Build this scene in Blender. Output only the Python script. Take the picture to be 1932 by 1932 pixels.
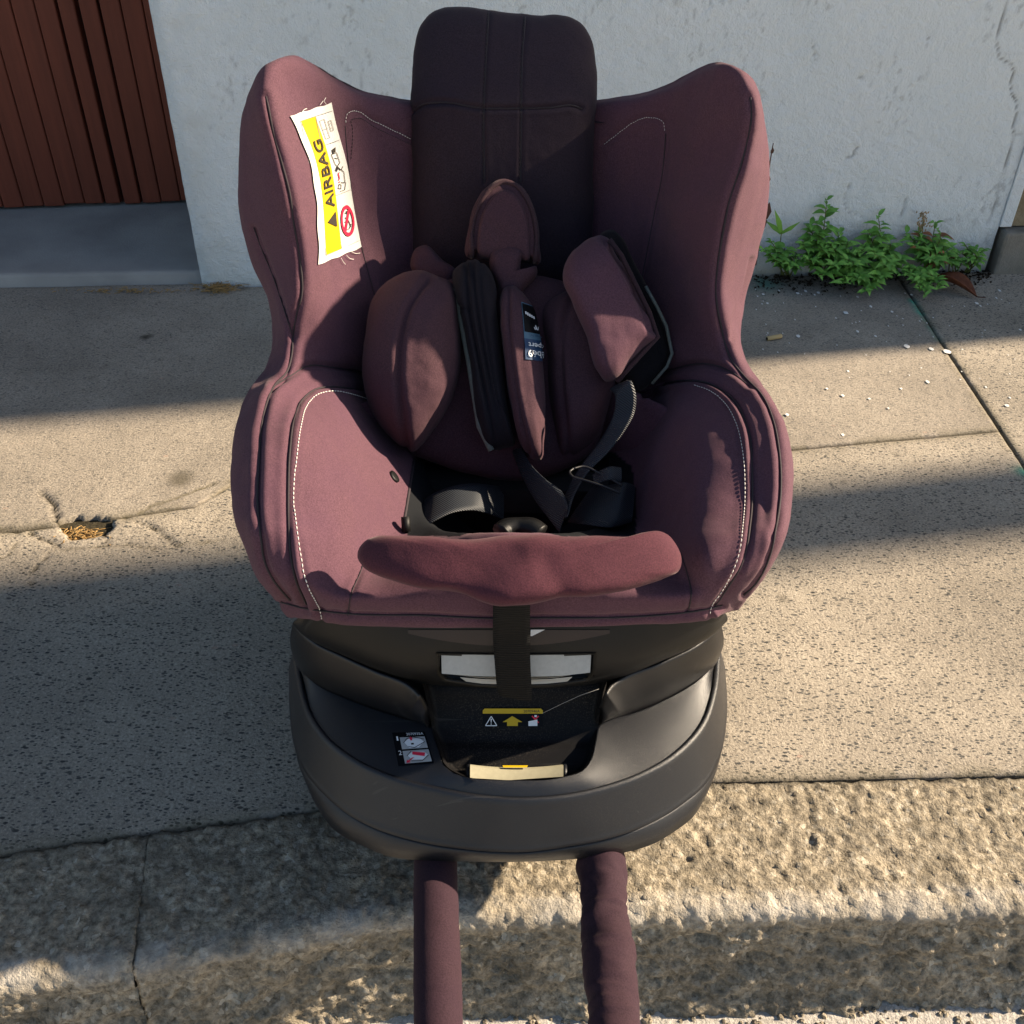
import bpy, math, random
import numpy as np
from mathutils import Vector, Matrix
from mathutils.bvhtree import BVHTree

for o in list(bpy.data.objects):
    bpy.data.objects.remove(o)
scene = bpy.context.scene
COL = scene.collection
random.seed(7)
RNG = np.random.default_rng(7)

# ------------------------------------------------------------------ camera
CAM_H = 0.80
TILT = math.radians(37.3)
ROLL = math.radians(0.85)
FPX = 1850.0                       # focal length for a picture 1932 px wide
Fv = np.array([0, math.cos(TILT), -math.sin(TILT)])
R0 = np.array([1.0, 0, 0]); U0 = np.array([0, math.sin(TILT), math.cos(TILT)])
Rv = R0 * math.cos(ROLL) + U0 * math.sin(ROLL)
Uv = U0 * math.cos(ROLL) - R0 * math.sin(ROLL)
Cv = np.array([0, 0, CAM_H])
cam = bpy.data.cameras.new('camera')
cam.sensor_width = 36.0
cam.lens = 36.0 * FPX / 1932.0
cam.clip_start = 0.02
cam.clip_end = 500
cam_ob = bpy.data.objects.new('camera', cam)
M3 = Matrix([[Rv[i], Uv[i], -Fv[i]] for i in range(3)])
cam_ob.matrix_world = Matrix.Translation(Vector(Cv)) @ M3.to_4x4()
COL.objects.link(cam_ob)
scene.camera = cam_ob

# ------------------------------------------------------------------ light
SUN_AZ = math.radians(11.3)        # from +X towards +Y (towards the wall)
SUN_EL = math.radians(29.5)
world = bpy.data.worlds.new('World')
scene.world = world
world.use_nodes = True
wn = world.node_tree.nodes
bg = wn.get('Background')
sky = wn.new('ShaderNodeTexSky')
sky.sky_type = 'NISHITA'
sky.sun_disc = False
sky.sun_elevation = SUN_EL
sky.sun_rotation = math.pi / 2 - SUN_AZ
world.node_tree.links.new(sky.outputs[0], bg.inputs[0])
bg.inputs[1].default_value = 0.066
sun = bpy.data.lights.new('sun', 'SUN')
sun.energy = 5.0
sun.angle = math.radians(0.9)
sun.color = (1.0, 0.83, 0.62)
sun_ob = bpy.data.objects.new('sun', sun)
sd = Vector((math.cos(SUN_EL) * math.cos(SUN_AZ), math.cos(SUN_EL) * math.sin(SUN_AZ), math.sin(SUN_EL)))
sun_ob.rotation_euler = sd.to_track_quat('Z', 'Y').to_euler()
sun_ob.location = sd * 8
COL.objects.link(sun_ob)
scene.view_settings.view_transform = 'Standard'
scene.view_settings.look = 'None'
scene.view_settings.exposure = 1.36
scene.view_settings.gamma = 1.0
scene.view_settings.use_curve_mapping = False
scene.render.engine = 'CYCLES'
scene.cycles.use_denoising = True
scene.cycles.max_bounces = 6
scene.cycles.diffuse_bounces = 1
scene.cycles.glossy_bounces = 2
scene.cycles.transmission_bounces = 1

# ------------------------------------------------------------------ maths
def ray(px, py):
    return Fv + Rv * (px - 966) / FPX - Uv * (py - 966) / FPX

def G(px, py, z=0.0):
    d = ray(px, py); return Cv + d * ((z - CAM_H) / d[2])

def P(px, py, y):
    d = ray(px, py); return Cv + d * (y / d[1])

def proj(p):
    v = np.asarray(p) - Cv
    zc = v @ Fv
    return 966 + FPX * (v @ Rv) / zc, 966 - FPX * (v @ Uv) / zc, zc

def _hash(ix, iy, iz, seed):
    h = (ix.astype(np.int64) * 374761393 + iy.astype(np.int64) * 668265263 + iz.astype(np.int64) * 2147483647 + seed * 974634257) & 0xffffffff
    h = ((h ^ (h >> 13)) * 1274126177) & 0xffffffff
    h = h ^ (h >> 16)
    return (h & 0xffff) / 65535.0

def vnoise(p, scale, seed=0):
    q = np.asarray(p) * scale
    i = np.floor(q); f = q - i
    f = f * f * (3 - 2 * f)
    i = i.astype(np.int64)
    r = 0
    for dx in (0, 1):
        for dy in (0, 1):
            for dz in (0, 1):
                w = (f[..., 0] if dx else 1 - f[..., 0]) * (f[..., 1] if dy else 1 - f[..., 1]) * (f[..., 2] if dz else 1 - f[..., 2])
                r = r + w * _hash(i[..., 0] + dx, i[..., 1] + dy, i[..., 2] + dz, seed)
    return r * 2 - 1

def fbm(p, scale, octv=4, seed=0, gain=.5):
    r = 0; a = 1; t = 0
    for k in range(octv):
        r = r + a * vnoise(p, scale * 2 ** k, seed + k); t += a; a *= gain
    return r / t

def dist_poly(px, py, poly):
    poly = np.asarray(poly, float)
    d = np.full(np.shape(px), 1e9)
    for (x0, y0), (x1, y1) in zip(poly[:-1], poly[1:]):
        vx, vy = x1 - x0, y1 - y0
        L = vx * vx + vy * vy + 1e-12
        t = np.clip(((px - x0) * vx + (py - y0) * vy) / L, 0, 1)
        d = np.minimum(d, np.hypot(px - x0 - t * vx, py - y0 - t * vy))
    return d

def resample(pts, n, smooth=False):
    p = np.asarray(pts, float)
    if smooth:
        p = spline(p, 12)
    s = np.r_[0, np.cumsum(np.linalg.norm(np.diff(p, axis=0), axis=1))]
    u = np.linspace(0, s[-1], n)
    return np.stack([np.interp(u, s, p[:, k]) for k in range(p.shape[1])], 1)

def hermite(t, p, tq):
    """non-uniform Catmull-Rom along axis 0; t knots, tq query"""
    n = len(t)
    m = np.zeros_like(p)
    for i in range(n):
        if i == 0: m[i] = (p[1] - p[0]) / (t[1] - t[0])
        elif i == n - 1: m[i] = (p[-1] - p[-2]) / (t[-1] - t[-2])
        else:
            d0 = (p[i] - p[i - 1]) / (t[i] - t[i - 1]); d1 = (p[i + 1] - p[i]) / (t[i + 1] - t[i])
            w = (t[i + 1] - t[i]) / (t[i + 1] - t[i - 1])
            m[i] = d0 * w + d1 * (1 - w)
    k = np.clip(np.searchsorted(t, tq, 'right') - 1, 0, n - 2)
    h = (t[k + 1] - t[k])
    s = (tq - t[k]) / h
    sh = (-1,) + (1,) * (p.ndim - 1)
    s = s.reshape(sh); h = h.reshape(sh)
    return ((2 * s**3 - 3 * s**2 + 1) * p[k] + (s**3 - 2 * s**2 + s) * h * m[k] + (-2 * s**3 + 3 * s**2) * p[k + 1] + (s**3 - s**2) * h * m[k + 1])

def spline(pts, per=10):
    p = np.asarray(pts, float)
    t = np.r_[0, np.cumsum(np.maximum(1e-6, np.linalg.norm(np.diff(p, axis=0), axis=1)))]
    tq = np.concatenate([np.linspace(t[i], t[i + 1], per, endpoint=False) for i in range(len(t) - 1)] + [[t[-1]]])
    return hermite(t, p, tq)

def closed_spline(pts, n):
    p = np.asarray(pts, float)
    q = np.vstack([p[-3:], p, p[:3]])
    t = np.r_[0, np.cumsum(np.maximum(1e-6, np.linalg.norm(np.diff(q, axis=0), axis=1)))]
    tq = np.linspace(t[3], t[3 + len(p)], n, endpoint=False)
    return hermite(t, q, tq)

def spline_grid(ctrl, step):
    """ctrl[nr,nc,3] -> dense grid, chord-length knots"""
    du = np.linalg.norm(np.diff(ctrl, axis=1), axis=2).mean(0)
    dv = np.linalg.norm(np.diff(ctrl, axis=0), axis=2).mean(1)
    tu = np.r_[0, np.cumsum(np.maximum(du, .004))]; tv = np.r_[0, np.cumsum(np.maximum(dv, .004))]
    nu = int(tu[-1] / step); nv = int(tv[-1] / step)
    qu = np.linspace(0, tu[-1], nu); qv = np.linspace(0, tv[-1], nv)
    a = hermite(tv, ctrl, qv)
    b = hermite(tu, np.swapaxes(a, 0, 1), qu)
    spline_grid.tu, spline_grid.qu = tu, qu
    return np.swapaxes(b, 0, 1)

def grid_normals(g, flip=False):
    a = np.gradient(g, axis=1); b = np.gradient(g, axis=0)
    n = np.cross(a, b)
    n /= np.linalg.norm(n, axis=2, keepdims=True) + 1e-12
    return -n if flip else n

# ------------------------------------------------------------------ objects
def new_obj(name, me, mat=None, parent=None):
    o = bpy.data.objects.new(name, me)
    COL.objects.link(o)
    if parent is not None: o.parent = parent
    if mat is not None and me is not None and not me.materials: me.materials.append(mat)
    return o

def mesh_from(verts, faces, smooth=True, name='mesh', attrs=None):
    me = bpy.data.meshes.new(name)
    verts = np.asarray(verts, float).reshape(-1, 3)
    if isinstance(faces, np.ndarray):
        k = faces.shape[1]
        me.vertices.add(len(verts)); me.vertices.foreach_set('co', verts.ravel().astype(np.float32))
        me.loops.add(faces.size); me.loops.foreach_set('vertex_index', faces.ravel().astype(np.int32))
        me.polygons.add(len(faces))
        me.polygons.foreach_set('loop_start', np.arange(0, faces.size, k, dtype=np.int32))
        me.polygons.foreach_set('loop_total', np.full(len(faces), k, dtype=np.int32))
        me.update(calc_edges=True)
    else:
        me.from_pydata([tuple(v) for v in verts], [], [tuple(f) for f in faces])
        me.update()
    me.polygons.foreach_set('use_smooth', np.full(len(me.polygons), bool(smooth)))
    if attrs:
        for k, a in attrs.items():
            at = me.attributes.new(k, 'FLOAT', 'POINT')
            at.data.foreach_set('value', np.asarray(a, np.float32).ravel())
    return me

def grid_faces(nv, nu, closed_u=False, mask=None):
    j = np.arange(nu if closed_u else nu - 1); i = np.arange(nv - 1)
    I, J = np.meshgrid(i, j, indexing='ij')
    J2 = (J + 1) % nu
    f = np.stack([I * nu + J, I * nu + J2, (I + 1) * nu + J2, (I + 1) * nu + J], -1).reshape(-1, 4)
    if mask is not None: f = f[mask.ravel()]
    return f

def grid_obj(name, g, mat, parent=None, smooth=True, closed_u=False, attrs=None, flip=False, mask=None):
    nv, nu = g.shape[:2]
    f = grid_faces(nv, nu, closed_u, mask)
    if flip: f = f[:, ::-1]
    return new_obj(name, mesh_from(g, f, smooth, name, attrs), mat, parent)

class MB:
    """collects simple shapes into one mesh"""
    def __init__(s): s.v = []; s.f = []
    def add(s, v, f):
        b = len(s.v); s.v += [tuple(map(float, p)) for p in v]; s.f += [tuple(b + i for i in q) for q in f]
    def box(s, x0, x1, y0, y1, z0, z1):
        s.add([(x, y, z) for z in (z0, z1) for y in (y0, y1) for x in (x0, x1)],
              [(0, 2, 3, 1), (4, 5, 7, 6), (0, 1, 5, 4), (2, 6, 7, 3), (0, 4, 6, 2), (1, 3, 7, 5)])
    def tube(s, pts, r, n=8, cap=True):
        pts = np.asarray(pts, float); m = len(pts)
        r = np.broadcast_to(np.asarray(r, float), (m,))
        t = np.gradient(pts, axis=0); t /= np.linalg.norm(t, axis=1, keepdims=True) + 1e-12
        a = np.cross(t[0], [0, 0, 1.0]);
        if np.linalg.norm(a) < 1e-3: a = np.cross(t[0], [0, 1.0, 0])
        a /= np.linalg.norm(a); V = []
        for i in range(m):
            a = a - t[i] * (a @ t[i]); a /= np.linalg.norm(a) + 1e-12
            b = np.cross(t[i], a)
            for k in range(n):
                th = 2 * math.pi * k / n
                V.append(pts[i] + r[i] * (a * math.cos(th) + b * math.sin(th)))
        F = [(i * n + k, i * n + (k + 1) % n, (i + 1) * n + (k + 1) % n, (i + 1) * n + k) for i in range(m - 1) for k in range(n)]
        if cap: F += [tuple(range(n))[::-1], tuple((m - 1) * n + k for k in range(n))]
        s.add(V, F)
    def build(s, name, mat, parent=None, smooth=True, bevel=0):
        o = new_obj(name, mesh_from(s.v, s.f, smooth, name), mat, parent)
        if bevel:
            b = o.modifiers.new('bevel', 'BEVEL'); b.width = bevel; b.segments = 2; b.limit_method = 'ANGLE'
        return o

def tag(o, label=None, cat=None, group=None, kind=None):
    if label: o['label'] = label
    if cat: o['category'] = cat
    if group: o['group'] = group
    if kind: o['kind'] = kind
    return o

def empty(name, loc=(0, 0, 0)):
    o = bpy.data.objects.new(name, None); o.empty_display_size = .05
    o.location = loc; COL.objects.link(o)
    return o

def adopt(child, parent):
    """parent keeping world coordinates of the child mesh (parent is a plain translation)"""
    child.parent = parent
    child.matrix_parent_inverse = Matrix.Translation(parent.location).inverted()

# ------------------------------------------------------------------ materials
class NT:
    def __init__(s, name):
        s.m = bpy.data.materials.new(name); s.m.use_nodes = True
        s.n = s.m.node_tree.nodes; s.l = s.m.node_tree.links
        s.b = s.n.get('Principled BSDF')
        s.pos = s.n.new('ShaderNodeNewGeometry').outputs['Position']
    def noise(s, scale, detail=4, rough=.55, vec=None, dist=0):
        k = s.n.new('ShaderNodeTexNoise'); k.inputs['Scale'].default_value = scale; k.inputs['Detail'].default_value = detail
        k.inputs['Roughness'].default_value = rough; k.inputs['Distortion'].default_value = dist
        s.l.new(vec or s.pos, k.inputs['Vector']); return k.outputs[0]
    def voro(s, scale, feature='F1', vec=None, out='Distance', rnd=1):
        k = s.n.new('ShaderNodeTexVoronoi'); k.feature = feature; k.inputs['Scale'].default_value = scale
        k.inputs['Randomness'].default_value = rnd
        s.l.new(vec or s.pos, k.inputs['Vector']); return k.outputs[out]
    def ramp(s, x, stops, interp='LINEAR'):
        k = s.n.new('ShaderNodeValToRGB'); s.l.new(x, k.inputs[0]); r = k.color_ramp; r.interpolation = interp
        while len(r.elements) < len(stops): r.elements.new(.5)
        for e, (p, c) in zip(r.elements, stops):
            e.position = p; e.color = (c, c, c, 1) if isinstance(c, (int, float)) else (*c, 1)
        return k.outputs[0]
    def mix(s, fac, a, b, mode='MIX'):
        k = s.n.new('ShaderNodeMix'); k.data_type = 'RGBA'; k.blend_type = mode
        for sock, v in ((k.inputs[0], fac), (k.inputs[6], a), (k.inputs[7], b)):
            if isinstance(v, (int, float)): sock.default_value = v if sock is k.inputs[0] else (v, v, v, 1)
            elif isinstance(v, tuple): sock.default_value = (*v, 1)
            else: s.l.new(v, sock)
        return k.outputs[2]
    def math(s, op, a, b=0.0):
        k = s.n.new('ShaderNodeMath'); k.operation = op
        for sock, v in ((k.inputs[0], a), (k.inputs[1], b)):
            if isinstance(v, (int, float)): sock.default_value = v
            else: s.l.new(v, sock)
        return k.outputs[0]
    def attr(s, name):
        k = s.n.new('ShaderNodeAttribute'); k.attribute_name = name; return k.outputs['Fac']
    def mapping(s, scale=(1, 1, 1), rot=(0, 0, 0), vec=None):
        k = s.n.new('ShaderNodeMapping'); k.inputs['Scale'].default_value = scale; k.inputs['Rotation'].default_value = rot
        s.l.new(vec or s.pos, k.inputs['Vector']); return k.outputs[0]
    def bump(s, h, dist, strength=1.0):
        k = s.n.new('ShaderNodeBump'); k.inputs['Distance'].default_value = dist; k.inputs['Strength'].default_value = strength
        s.l.new(h, k.inputs['Height']); s.l.new(k.outputs[0], s.b.inputs['Normal'])
    def col(s, c):
        if isinstance(c, tuple): s.b.inputs['Base Color'].default_value = (*c, 1)
        else: s.l.new(c, s.b.inputs['Base Color'])
    def set(s, rough=None, spec=None, **kw):
        if rough is not None:
            if isinstance(rough, (int, float)): s.b.inputs['Roughness'].default_value = rough
            else: s.l.new(rough, s.b.inputs['Roughness'])
        if spec is not None: s.b.inputs['Specular IOR Level'].default_value = spec
        for k, v in kw.items(): s.b.inputs[k.replace('_', ' ')].default_value = v
        return s.m

def simple(name, c, rough=.6, spec=.4, grain=0, gd=.0002, gamp=.12):
    t = NT(name)
    if grain:
        n = t.noise(grain, 3)
        t.col(t.mix(t.ramp(n, [(.3, 0.0), (.7, 1.0)]), tuple(x * (1 - gamp) for x in c), tuple(min(1, x * (1 + gamp)) for x in c)))
        t.bump(n, gd)
    else: t.col(c)
    return t.set(rough, spec)

def fabric(name, c, sheen=.5, rib=False):
    t = NT(name)
    n1 = t.noise(900, 2, .6); n2 = t.noise(28, 4); n3 = t.noise(420, 3)
    a = t.mix(t.ramp(n1, [(.32, 0.0), (.68, 1.0)]), tuple(x * .74 for x in c), tuple(x * 1.28 for x in c))
    a = t.mix(t.ramp(n2, [(.35, 0.0), (.7, .35)]), a, (c[0] * .82, c[1] * .78, c[2] * 1.0))
    t.col(a)
    h = t.math('ADD', t.math('MULTIPLY', n1, .55), t.math('MULTIPLY', n3, .6))
    if rib:
        w = t.n.new('ShaderNodeTexWave'); w.inputs['Scale'].default_value = 700; w.bands_direction = 'X'
        w.inputs['Distortion'].default_value = .4; t.l.new(t.pos, w.inputs['Vector'])
        h = t.math('ADD', h, t.math('MULTIPLY', w.outputs['Fac'], .25))
    t.bump(h, .00022)
    m = t.set(.85, .15, Sheen_Weight=sheen, Sheen_Roughness=.45)
    t.b.inputs['Sheen Tint'].default_value = (1, .82, .80, 1)
    return m

MAUVE = (.094, .044, .058)
M = {}
M['cover'] = fabric('mauve_jersey', MAUVE, .09, True)
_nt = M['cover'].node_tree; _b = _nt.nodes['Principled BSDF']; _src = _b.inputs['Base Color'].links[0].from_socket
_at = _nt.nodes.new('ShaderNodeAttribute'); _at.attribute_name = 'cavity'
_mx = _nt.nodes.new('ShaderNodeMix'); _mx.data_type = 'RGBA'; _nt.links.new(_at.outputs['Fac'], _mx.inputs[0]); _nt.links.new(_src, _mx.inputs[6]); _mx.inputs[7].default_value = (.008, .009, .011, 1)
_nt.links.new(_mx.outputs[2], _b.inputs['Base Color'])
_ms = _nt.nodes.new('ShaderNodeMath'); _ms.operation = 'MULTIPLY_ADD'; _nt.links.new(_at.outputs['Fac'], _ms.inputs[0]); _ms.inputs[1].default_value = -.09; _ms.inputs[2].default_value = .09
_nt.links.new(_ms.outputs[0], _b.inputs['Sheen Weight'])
M['pad'] = fabric('mauve_velour', (.070, .022, .030), .08)
M['insert'] = fabric('mauve_insert', (.066, .032, .039), .05)
M['dark_fabric'] = fabric('dark_fabric', (.014, .011, .014), .04)
M['backfab'] = fabric('mauve_back_shaded', (.030, .020, .026), .04)  # same fabric as the seat, shade on the back panel put into its colour
M['tubefab'] = fabric('dark_plum_tube_cover', (.034, .017, .023), .05)
M['welt'] = fabric('welt', (.05, .026, .03), .1)
t = NT('webbing')
w = t.n.new('ShaderNodeTexWave'); w.inputs['Scale'].default_value = 230; w.bands_direction = 'DIAGONAL'; t.l.new(t.pos, w.inputs['Vector'])
t.col(t.mix(w.outputs['Fac'], (.010, .012, .016), (.022, .027, .034))); t.bump(w.outputs['Fac'], .0004)
M['webbing'] = t.set(.55, .5)
t = NT('black_webbing')
w = t.n.new('ShaderNodeTexWave'); w.inputs['Scale'].default_value = 120; w.bands_direction = 'Z'; t.l.new(t.pos, w.inputs['Vector'])
t.col(t.mix(w.outputs['Fac'], (.003, .003, .003), (.010, .010, .010))); t.bump(w.outputs['Fac'], .0005)
M['blackweb'] = t.set(.75, .15)

def plastic(name, c, rough, grain=2600, d=.00012, dust=0, spec=.38):
    t = NT(name)
    n = t.noise(grain, 2, .6); v = t.noise(9, 4)
    k = t.mix(t.ramp(v, [(.4, 0.0), (.75, .5)]), c, tuple(x * 1.35 for x in c))
    if dust:
        dd = t.ramp(t.noise(900, 3, .7), [(.52, 0.0), (.72, 1.0)])
        ar = t.ramp(t.noise(14, 3), [(.35, 0.0), (.7, 1.0)])
        k = t.mix(t.math('MULTIPLY', t.math('MULTIPLY', dd, ar), dust), k, (.22, .18, .13))
    sc = t.ramp(t.noise(1, 2, .5, t.mapping((6, 260, 40), (0, 0, .6))), [(.695, 0.0), (.71, 1.0)])
    k = t.mix(t.math('MULTIPLY', sc, .05), k, (.3, .29, .27))
    t.col(k)
    t.bump(n, d)
    return t.set(t.ramp(v, [(.3, rough - .06), (.7, rough + .08)]), spec)
M['plastic'] = plastic('charcoal_plastic', (.006, .0072, .0105), .37, 2400, .00022, .12, .5)
M['plastic_smooth'] = plastic('black_shell_plastic', (.004, .004, .004), .45, 2600, .0001, 0, .28)
M['skirt'] = plastic('charcoal_rim_plastic', (.005, .005, .006), .36, 2400, .00015, 0, .45)
M['well'] = plastic('black_well_plastic', (.004, .004, .005), .55, 2600, .00018, .35, .15)
M['lever_grey'] = simple('grey_lever', (.34, .36, .36), .38, .5, 300, .00005, .06)
M['lever_beige'] = simple('beige_lever', (.36, .335, .235), .42, .5, 300, .00005, .06)
M['yellow'] = simple('yellow_print', (.56, .37, .006), .5)
M['labelwhite'] = simple('label_cloth', (.60, .585, .55), .75, .2, 500, .0002, .08)
M['ink'] = simple('black_ink', (.03, .022, .015), .6)
M['inkgrey'] = simple('grey_ink', (.25, .24, .22), .6)
M['red'] = simple('red_print', (.70, .02, .06), .5)
M['sticker'] = simple('black_sticker', (.004, .0045, .0055), .5, .12)
M['stickgrey'] = simple('grey_print', (.42, .42, .41), .45)
M['white'] = simple('white_print', (.78, .78, .78), .5)
M['navy'] = simple('navy_label', (.012, .042, .105), .55)
M['skyblue'] = simple('pale_blue_label', (.065, .14, .20), .55)
M['metal'] = simple('dark_metal', (.02, .02, .022), .45, .5); M['metal'].node_tree.nodes['Principled BSDF'].inputs['Metallic'].default_value = .3
M['thread'] = simple('white_thread', (.72, .68, .62), .8)
M['darkthread'] = simple('dark_thread', (.03, .022, .026), .8)
M['binding'] = simple('grey_binding', (.15, .16, .14), .7, .2, 600, .0002)
M['velcro'] = fabric('velcro', (.012, .010, .011), .06)

# ground
def concrete(name, base, chips=1.0, fine=1.0, warm=(1, 1, 1)):
    t = NT(name)
    b = tuple(base * w for w in warm)
    big = t.noise(4, 6, .62); fn = t.noise(330, 5, .7); md = t.noise(60, 4, .6)
    c = t.mix(t.ramp(big, [(.32, 0.0), (.66, 1.0)]), tuple(x * .70 for x in b), tuple(x * 1.16 for x in b))
    c = t.mix(t.ramp(fn, [(.30, .8), (.52, 0.0)]), c, tuple(x * .38 for x in b))
    c = t.mix(t.ramp(fn, [(.55, 0.0), (.72, .7)]), c, tuple(min(.8, x * 1.7) for x in b))
    c = t.mix(t.ramp(md, [(.5, 0.0), (.75, .35)]), c, (b[0] * .72, b[1] * .70, b[2] * .66))
    # exposed aggregate: small elongated dark chips, each its own shade
    wv = t.mapping((1, 1, 1), (0, 0, .5))
    wn_ = t.n.new('ShaderNodeMix'); wn_.data_type = 'VECTOR'; wn_.inputs[0].default_value = .0022
    nz = t.n.new('ShaderNodeTexNoise'); nz.inputs['Scale'].default_value = 110; t.l.new(t.pos, nz.inputs['Vector'])
    t.l.new(t.mapping((1.0, 1.9, 1), (0, 0, .45)), wn_.inputs[4]); t.l.new(nz.outputs['Color'], wn_.inputs[5])
    vec = wn_.outputs[1]
    hh = None
    for sc, thr, rr, amt in ((105, .48, .31, .95), (190, .42, .36, .9), (64, .76, .25, .85)):
        d = t.voro(sc, 'F1', vec); rc = t.voro(sc, 'F1', vec, 'Color')
        sel = t.ramp(rc, [(thr, 0.0), (thr + .02, 1.0)])
        m = t.math('MULTIPLY', sel, t.ramp(d, [(rr * .72, 1.0), (rr, 0.0)]))
        m = t.math('MULTIPLY', m, amt * chips)
        shade = t.mix(t.math('FRACT', t.math('MULTIPLY', rc, 17.3)), (.030, .032, .033), (.115, .11, .10))
        c = t.mix(m, c, shade)
        hh = m if hh is None else t.math('ADD', hh, m)
    d = t.voro(60, 'F1', vec); rc = t.voro(60, 'F1', vec, 'Color')
    m = t.math('MULTIPLY', t.ramp(rc, [(.0, 0.0), (.07, 1.0), (.075, 0.0)]), t.ramp(d, [(.2, 1.0), (.28, 0.0)]))
    c = t.mix(t.math('MULTIPLY', m, .8), c, (.42, .30, .23))
    c = t.mix(t.attr('dirt'), c, (.028, .024, .016))
    c = t.mix(t.attr('moss'), c, (.085, .07, .022))
    c = t.mix(t.attr('stain'), c, (.10, .085, .06))
    c = t.mix(t.attr('paint'), c, (.04, .30, .22))
    t.col(c)
    t.bump(t.math('ADD', fn, t.math('MULTIPLY', md, .5)), .0016 * fine)
    return t.set(.86, .25)
M['slab'] = concrete('aggregate_concrete', .34, 1.0, 1.3, (1.12, .97, .77))
M['slab_fine'] = concrete('fine_concrete', .31, .6, 1.0, (1.12, .97, .78))

t = NT('granite')
n1 = t.noise(150, 6, .7); n2 = t.noise(26, 4, .6); v1 = t.voro(230, 'F1', None, 'Color')
c = t.mix(t.ramp(n1, [(.33, 0.0), (.66, 1.0)]), (.10, .082, .055), (.54, .455, .33))
c = t.mix(t.ramp(v1, [(.70, 0.0), (.95, .75)]), c, (.66, .59, .47))
c = t.mix(t.ramp(n2, [(.35, .55), (.6, 0.0)]), c, (.10, .085, .06))
c = t.mix(t.attr('worn'), c, (.62, .58, .52))
c = t.mix(t.attr('dirt'), c, (.045, .04, .03))
t.col(c); t.bump(t.math('ADD', n1, t.math('MULTIPLY', t.noise(420, 3), .5)), .004)
M['granite'] = t.set(.8, .3)

t = NT('road_asphalt')
n1 = t.noise(240, 5, .7)
t.col(t.mix(t.ramp(n1, [(.35, 0.0), (.65, 1.0)]), (.35, .325, .285), (.60, .56, .50))); t.bump(n1, .004)
M['road'] = t.set(.9, .2)
M['bed'] = simple('joint_soil', (.05, .042, .026), .95, .1, 200, .002, .5)

t = NT('white_plaster')
big = t.noise(3.5, 5); fn = t.noise(95, 6, .62); ft = t.noise(380, 3)
c = t.mix(t.ramp(big, [(.3, 0.0), (.7, 1.0)]), (.78, .835, .83), (.85, .885, .875))
sp = t.math('MULTIPLY', t.ramp(t.noise(120, 4, .7), [(.60, 0.0), (.70, 1.0)]), t.ramp(t.noise(7, 4, .6), [(.52, 0.0), (.68, 1.0)]))
c = t.mix(t.math('MULTIPLY', sp, .35), c, (.25, .27, .25))
c = t.mix(t.attr('stain'), c, (.42, .38, .29))
c = t.mix(t.attr('dirt'), c, (.10, .095, .075))
t.col(c)
t.bump(t.math('ADD', fn, t.math('MULTIPLY', ft, .25)), .0055, 1.0)
M['plaster'] = t.set(.8, .25)

t = NT('red_brown_gate_paint')
n = t.noise(1, 5, .6, t.mapping((60, 60, 4)))
t.col(t.mix(t.ramp(n, [(.3, 0.0), (.7, 1.0)]), (.130, .032, .017), (.185, .045, .024))); t.bump(n, .001)
M['gate'] = t.set(.55, .3)
M['gatedark'] = simple('gate_frame_dark', (.03, .012, .010), .7)
t = NT('threshold_concrete')
n = t.noise(9, 5); fn = t.noise(260, 4)
t.col(t.mix(t.ramp(n, [(.3, 0.0), (.7, 1.0)]), (.27, .255, .235), (.37, .35, .32))); t.bump(fn, .0008)
M['threshold'] = t.set(.85, .25)
t = NT('ochre_stone')
n = t.noise(30, 5, .65); fn = t.noise(300, 4)
t.col(t.mix(t.ramp(n, [(.3, 0.0), (.7, 1.0)]), (.20, .155, .09), (.33, .275, .18))); t.bump(t.math('ADD', n, fn), .002)
M['stone'] = t.set(.85, .2)
t = NT('plinth_cement')
n = t.noise(20, 5, .65); fn = t.noise(300, 4)
t.col(t.mix(t.ramp(n, [(.3, 0.0), (.7, 1.0)]), (.19, .17, .135), (.28, .255, .21))); t.bump(t.math('ADD', n, fn), .0015)
M['plinth'] = t.set(.85, .2)
M['house'] = simple('neighbour_render', (.6, .58, .54), .85)
M['post'] = simple('galvanised_post', (.30, .31, .31), .5)

def leafmat(name, c1, c2):
    t = NT(name)
    oi = t.n.new('ShaderNodeObjectInfo').outputs['Random']
    n = t.noise(90, 3)
    c = t.mix(oi, c1, c2)
    c = t.mix(t.ramp(n, [(.35, 0.0), (.7, .3)]), c, tuple(x * 1.5 for x in c2))
    t.col(c)
    return t.set(.5, .4, Subsurface_Weight=0.0, Transmission_Weight=0.0)
M['leaf'] = leafmat('green_leaf', (.085, .23, .030), (.20, .42, .065))
M['leaf_red'] = leafmat('reddening_leaf', (.20, .07, .03), (.32, .13, .05))
M['stem'] = simple('plant_stem', (.13, .15, .04), .6)
M['deadstem'] = simple('dead_stem', (.10, .045, .030), .7)
M['drygrass'] = simple('dry_grass', (.36, .22, .08), .8)
M['soil'] = simple('dark_soil', (.030, .022, .014), .95, .1, 160, .003, .5)
M['dryleaf'] = simple('brown_dry_leaf', (.20, .065, .028), .55, .3, 120, .001, .25)
M['butt'] = simple('tan_filter', (.50, .36, .17), .8)
M['paint_drop'] = simple('white_paint', (.78, .76, .72), .6)

# ================================================================== SETTING
WALL_A = G(380, 540)[:2]; WALL_B = G(1863, 510)[:2]
WS = (WALL_B[1] - WALL_A[1]) / (WALL_B[0] - WALL_A[0])
def wall_y(x): return WALL_A[1] + (x - WALL_A[0]) * WS
WN = np.array([WS, -1.0, 0]); WN /= np.linalg.norm(WN)        # towards the street

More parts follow.
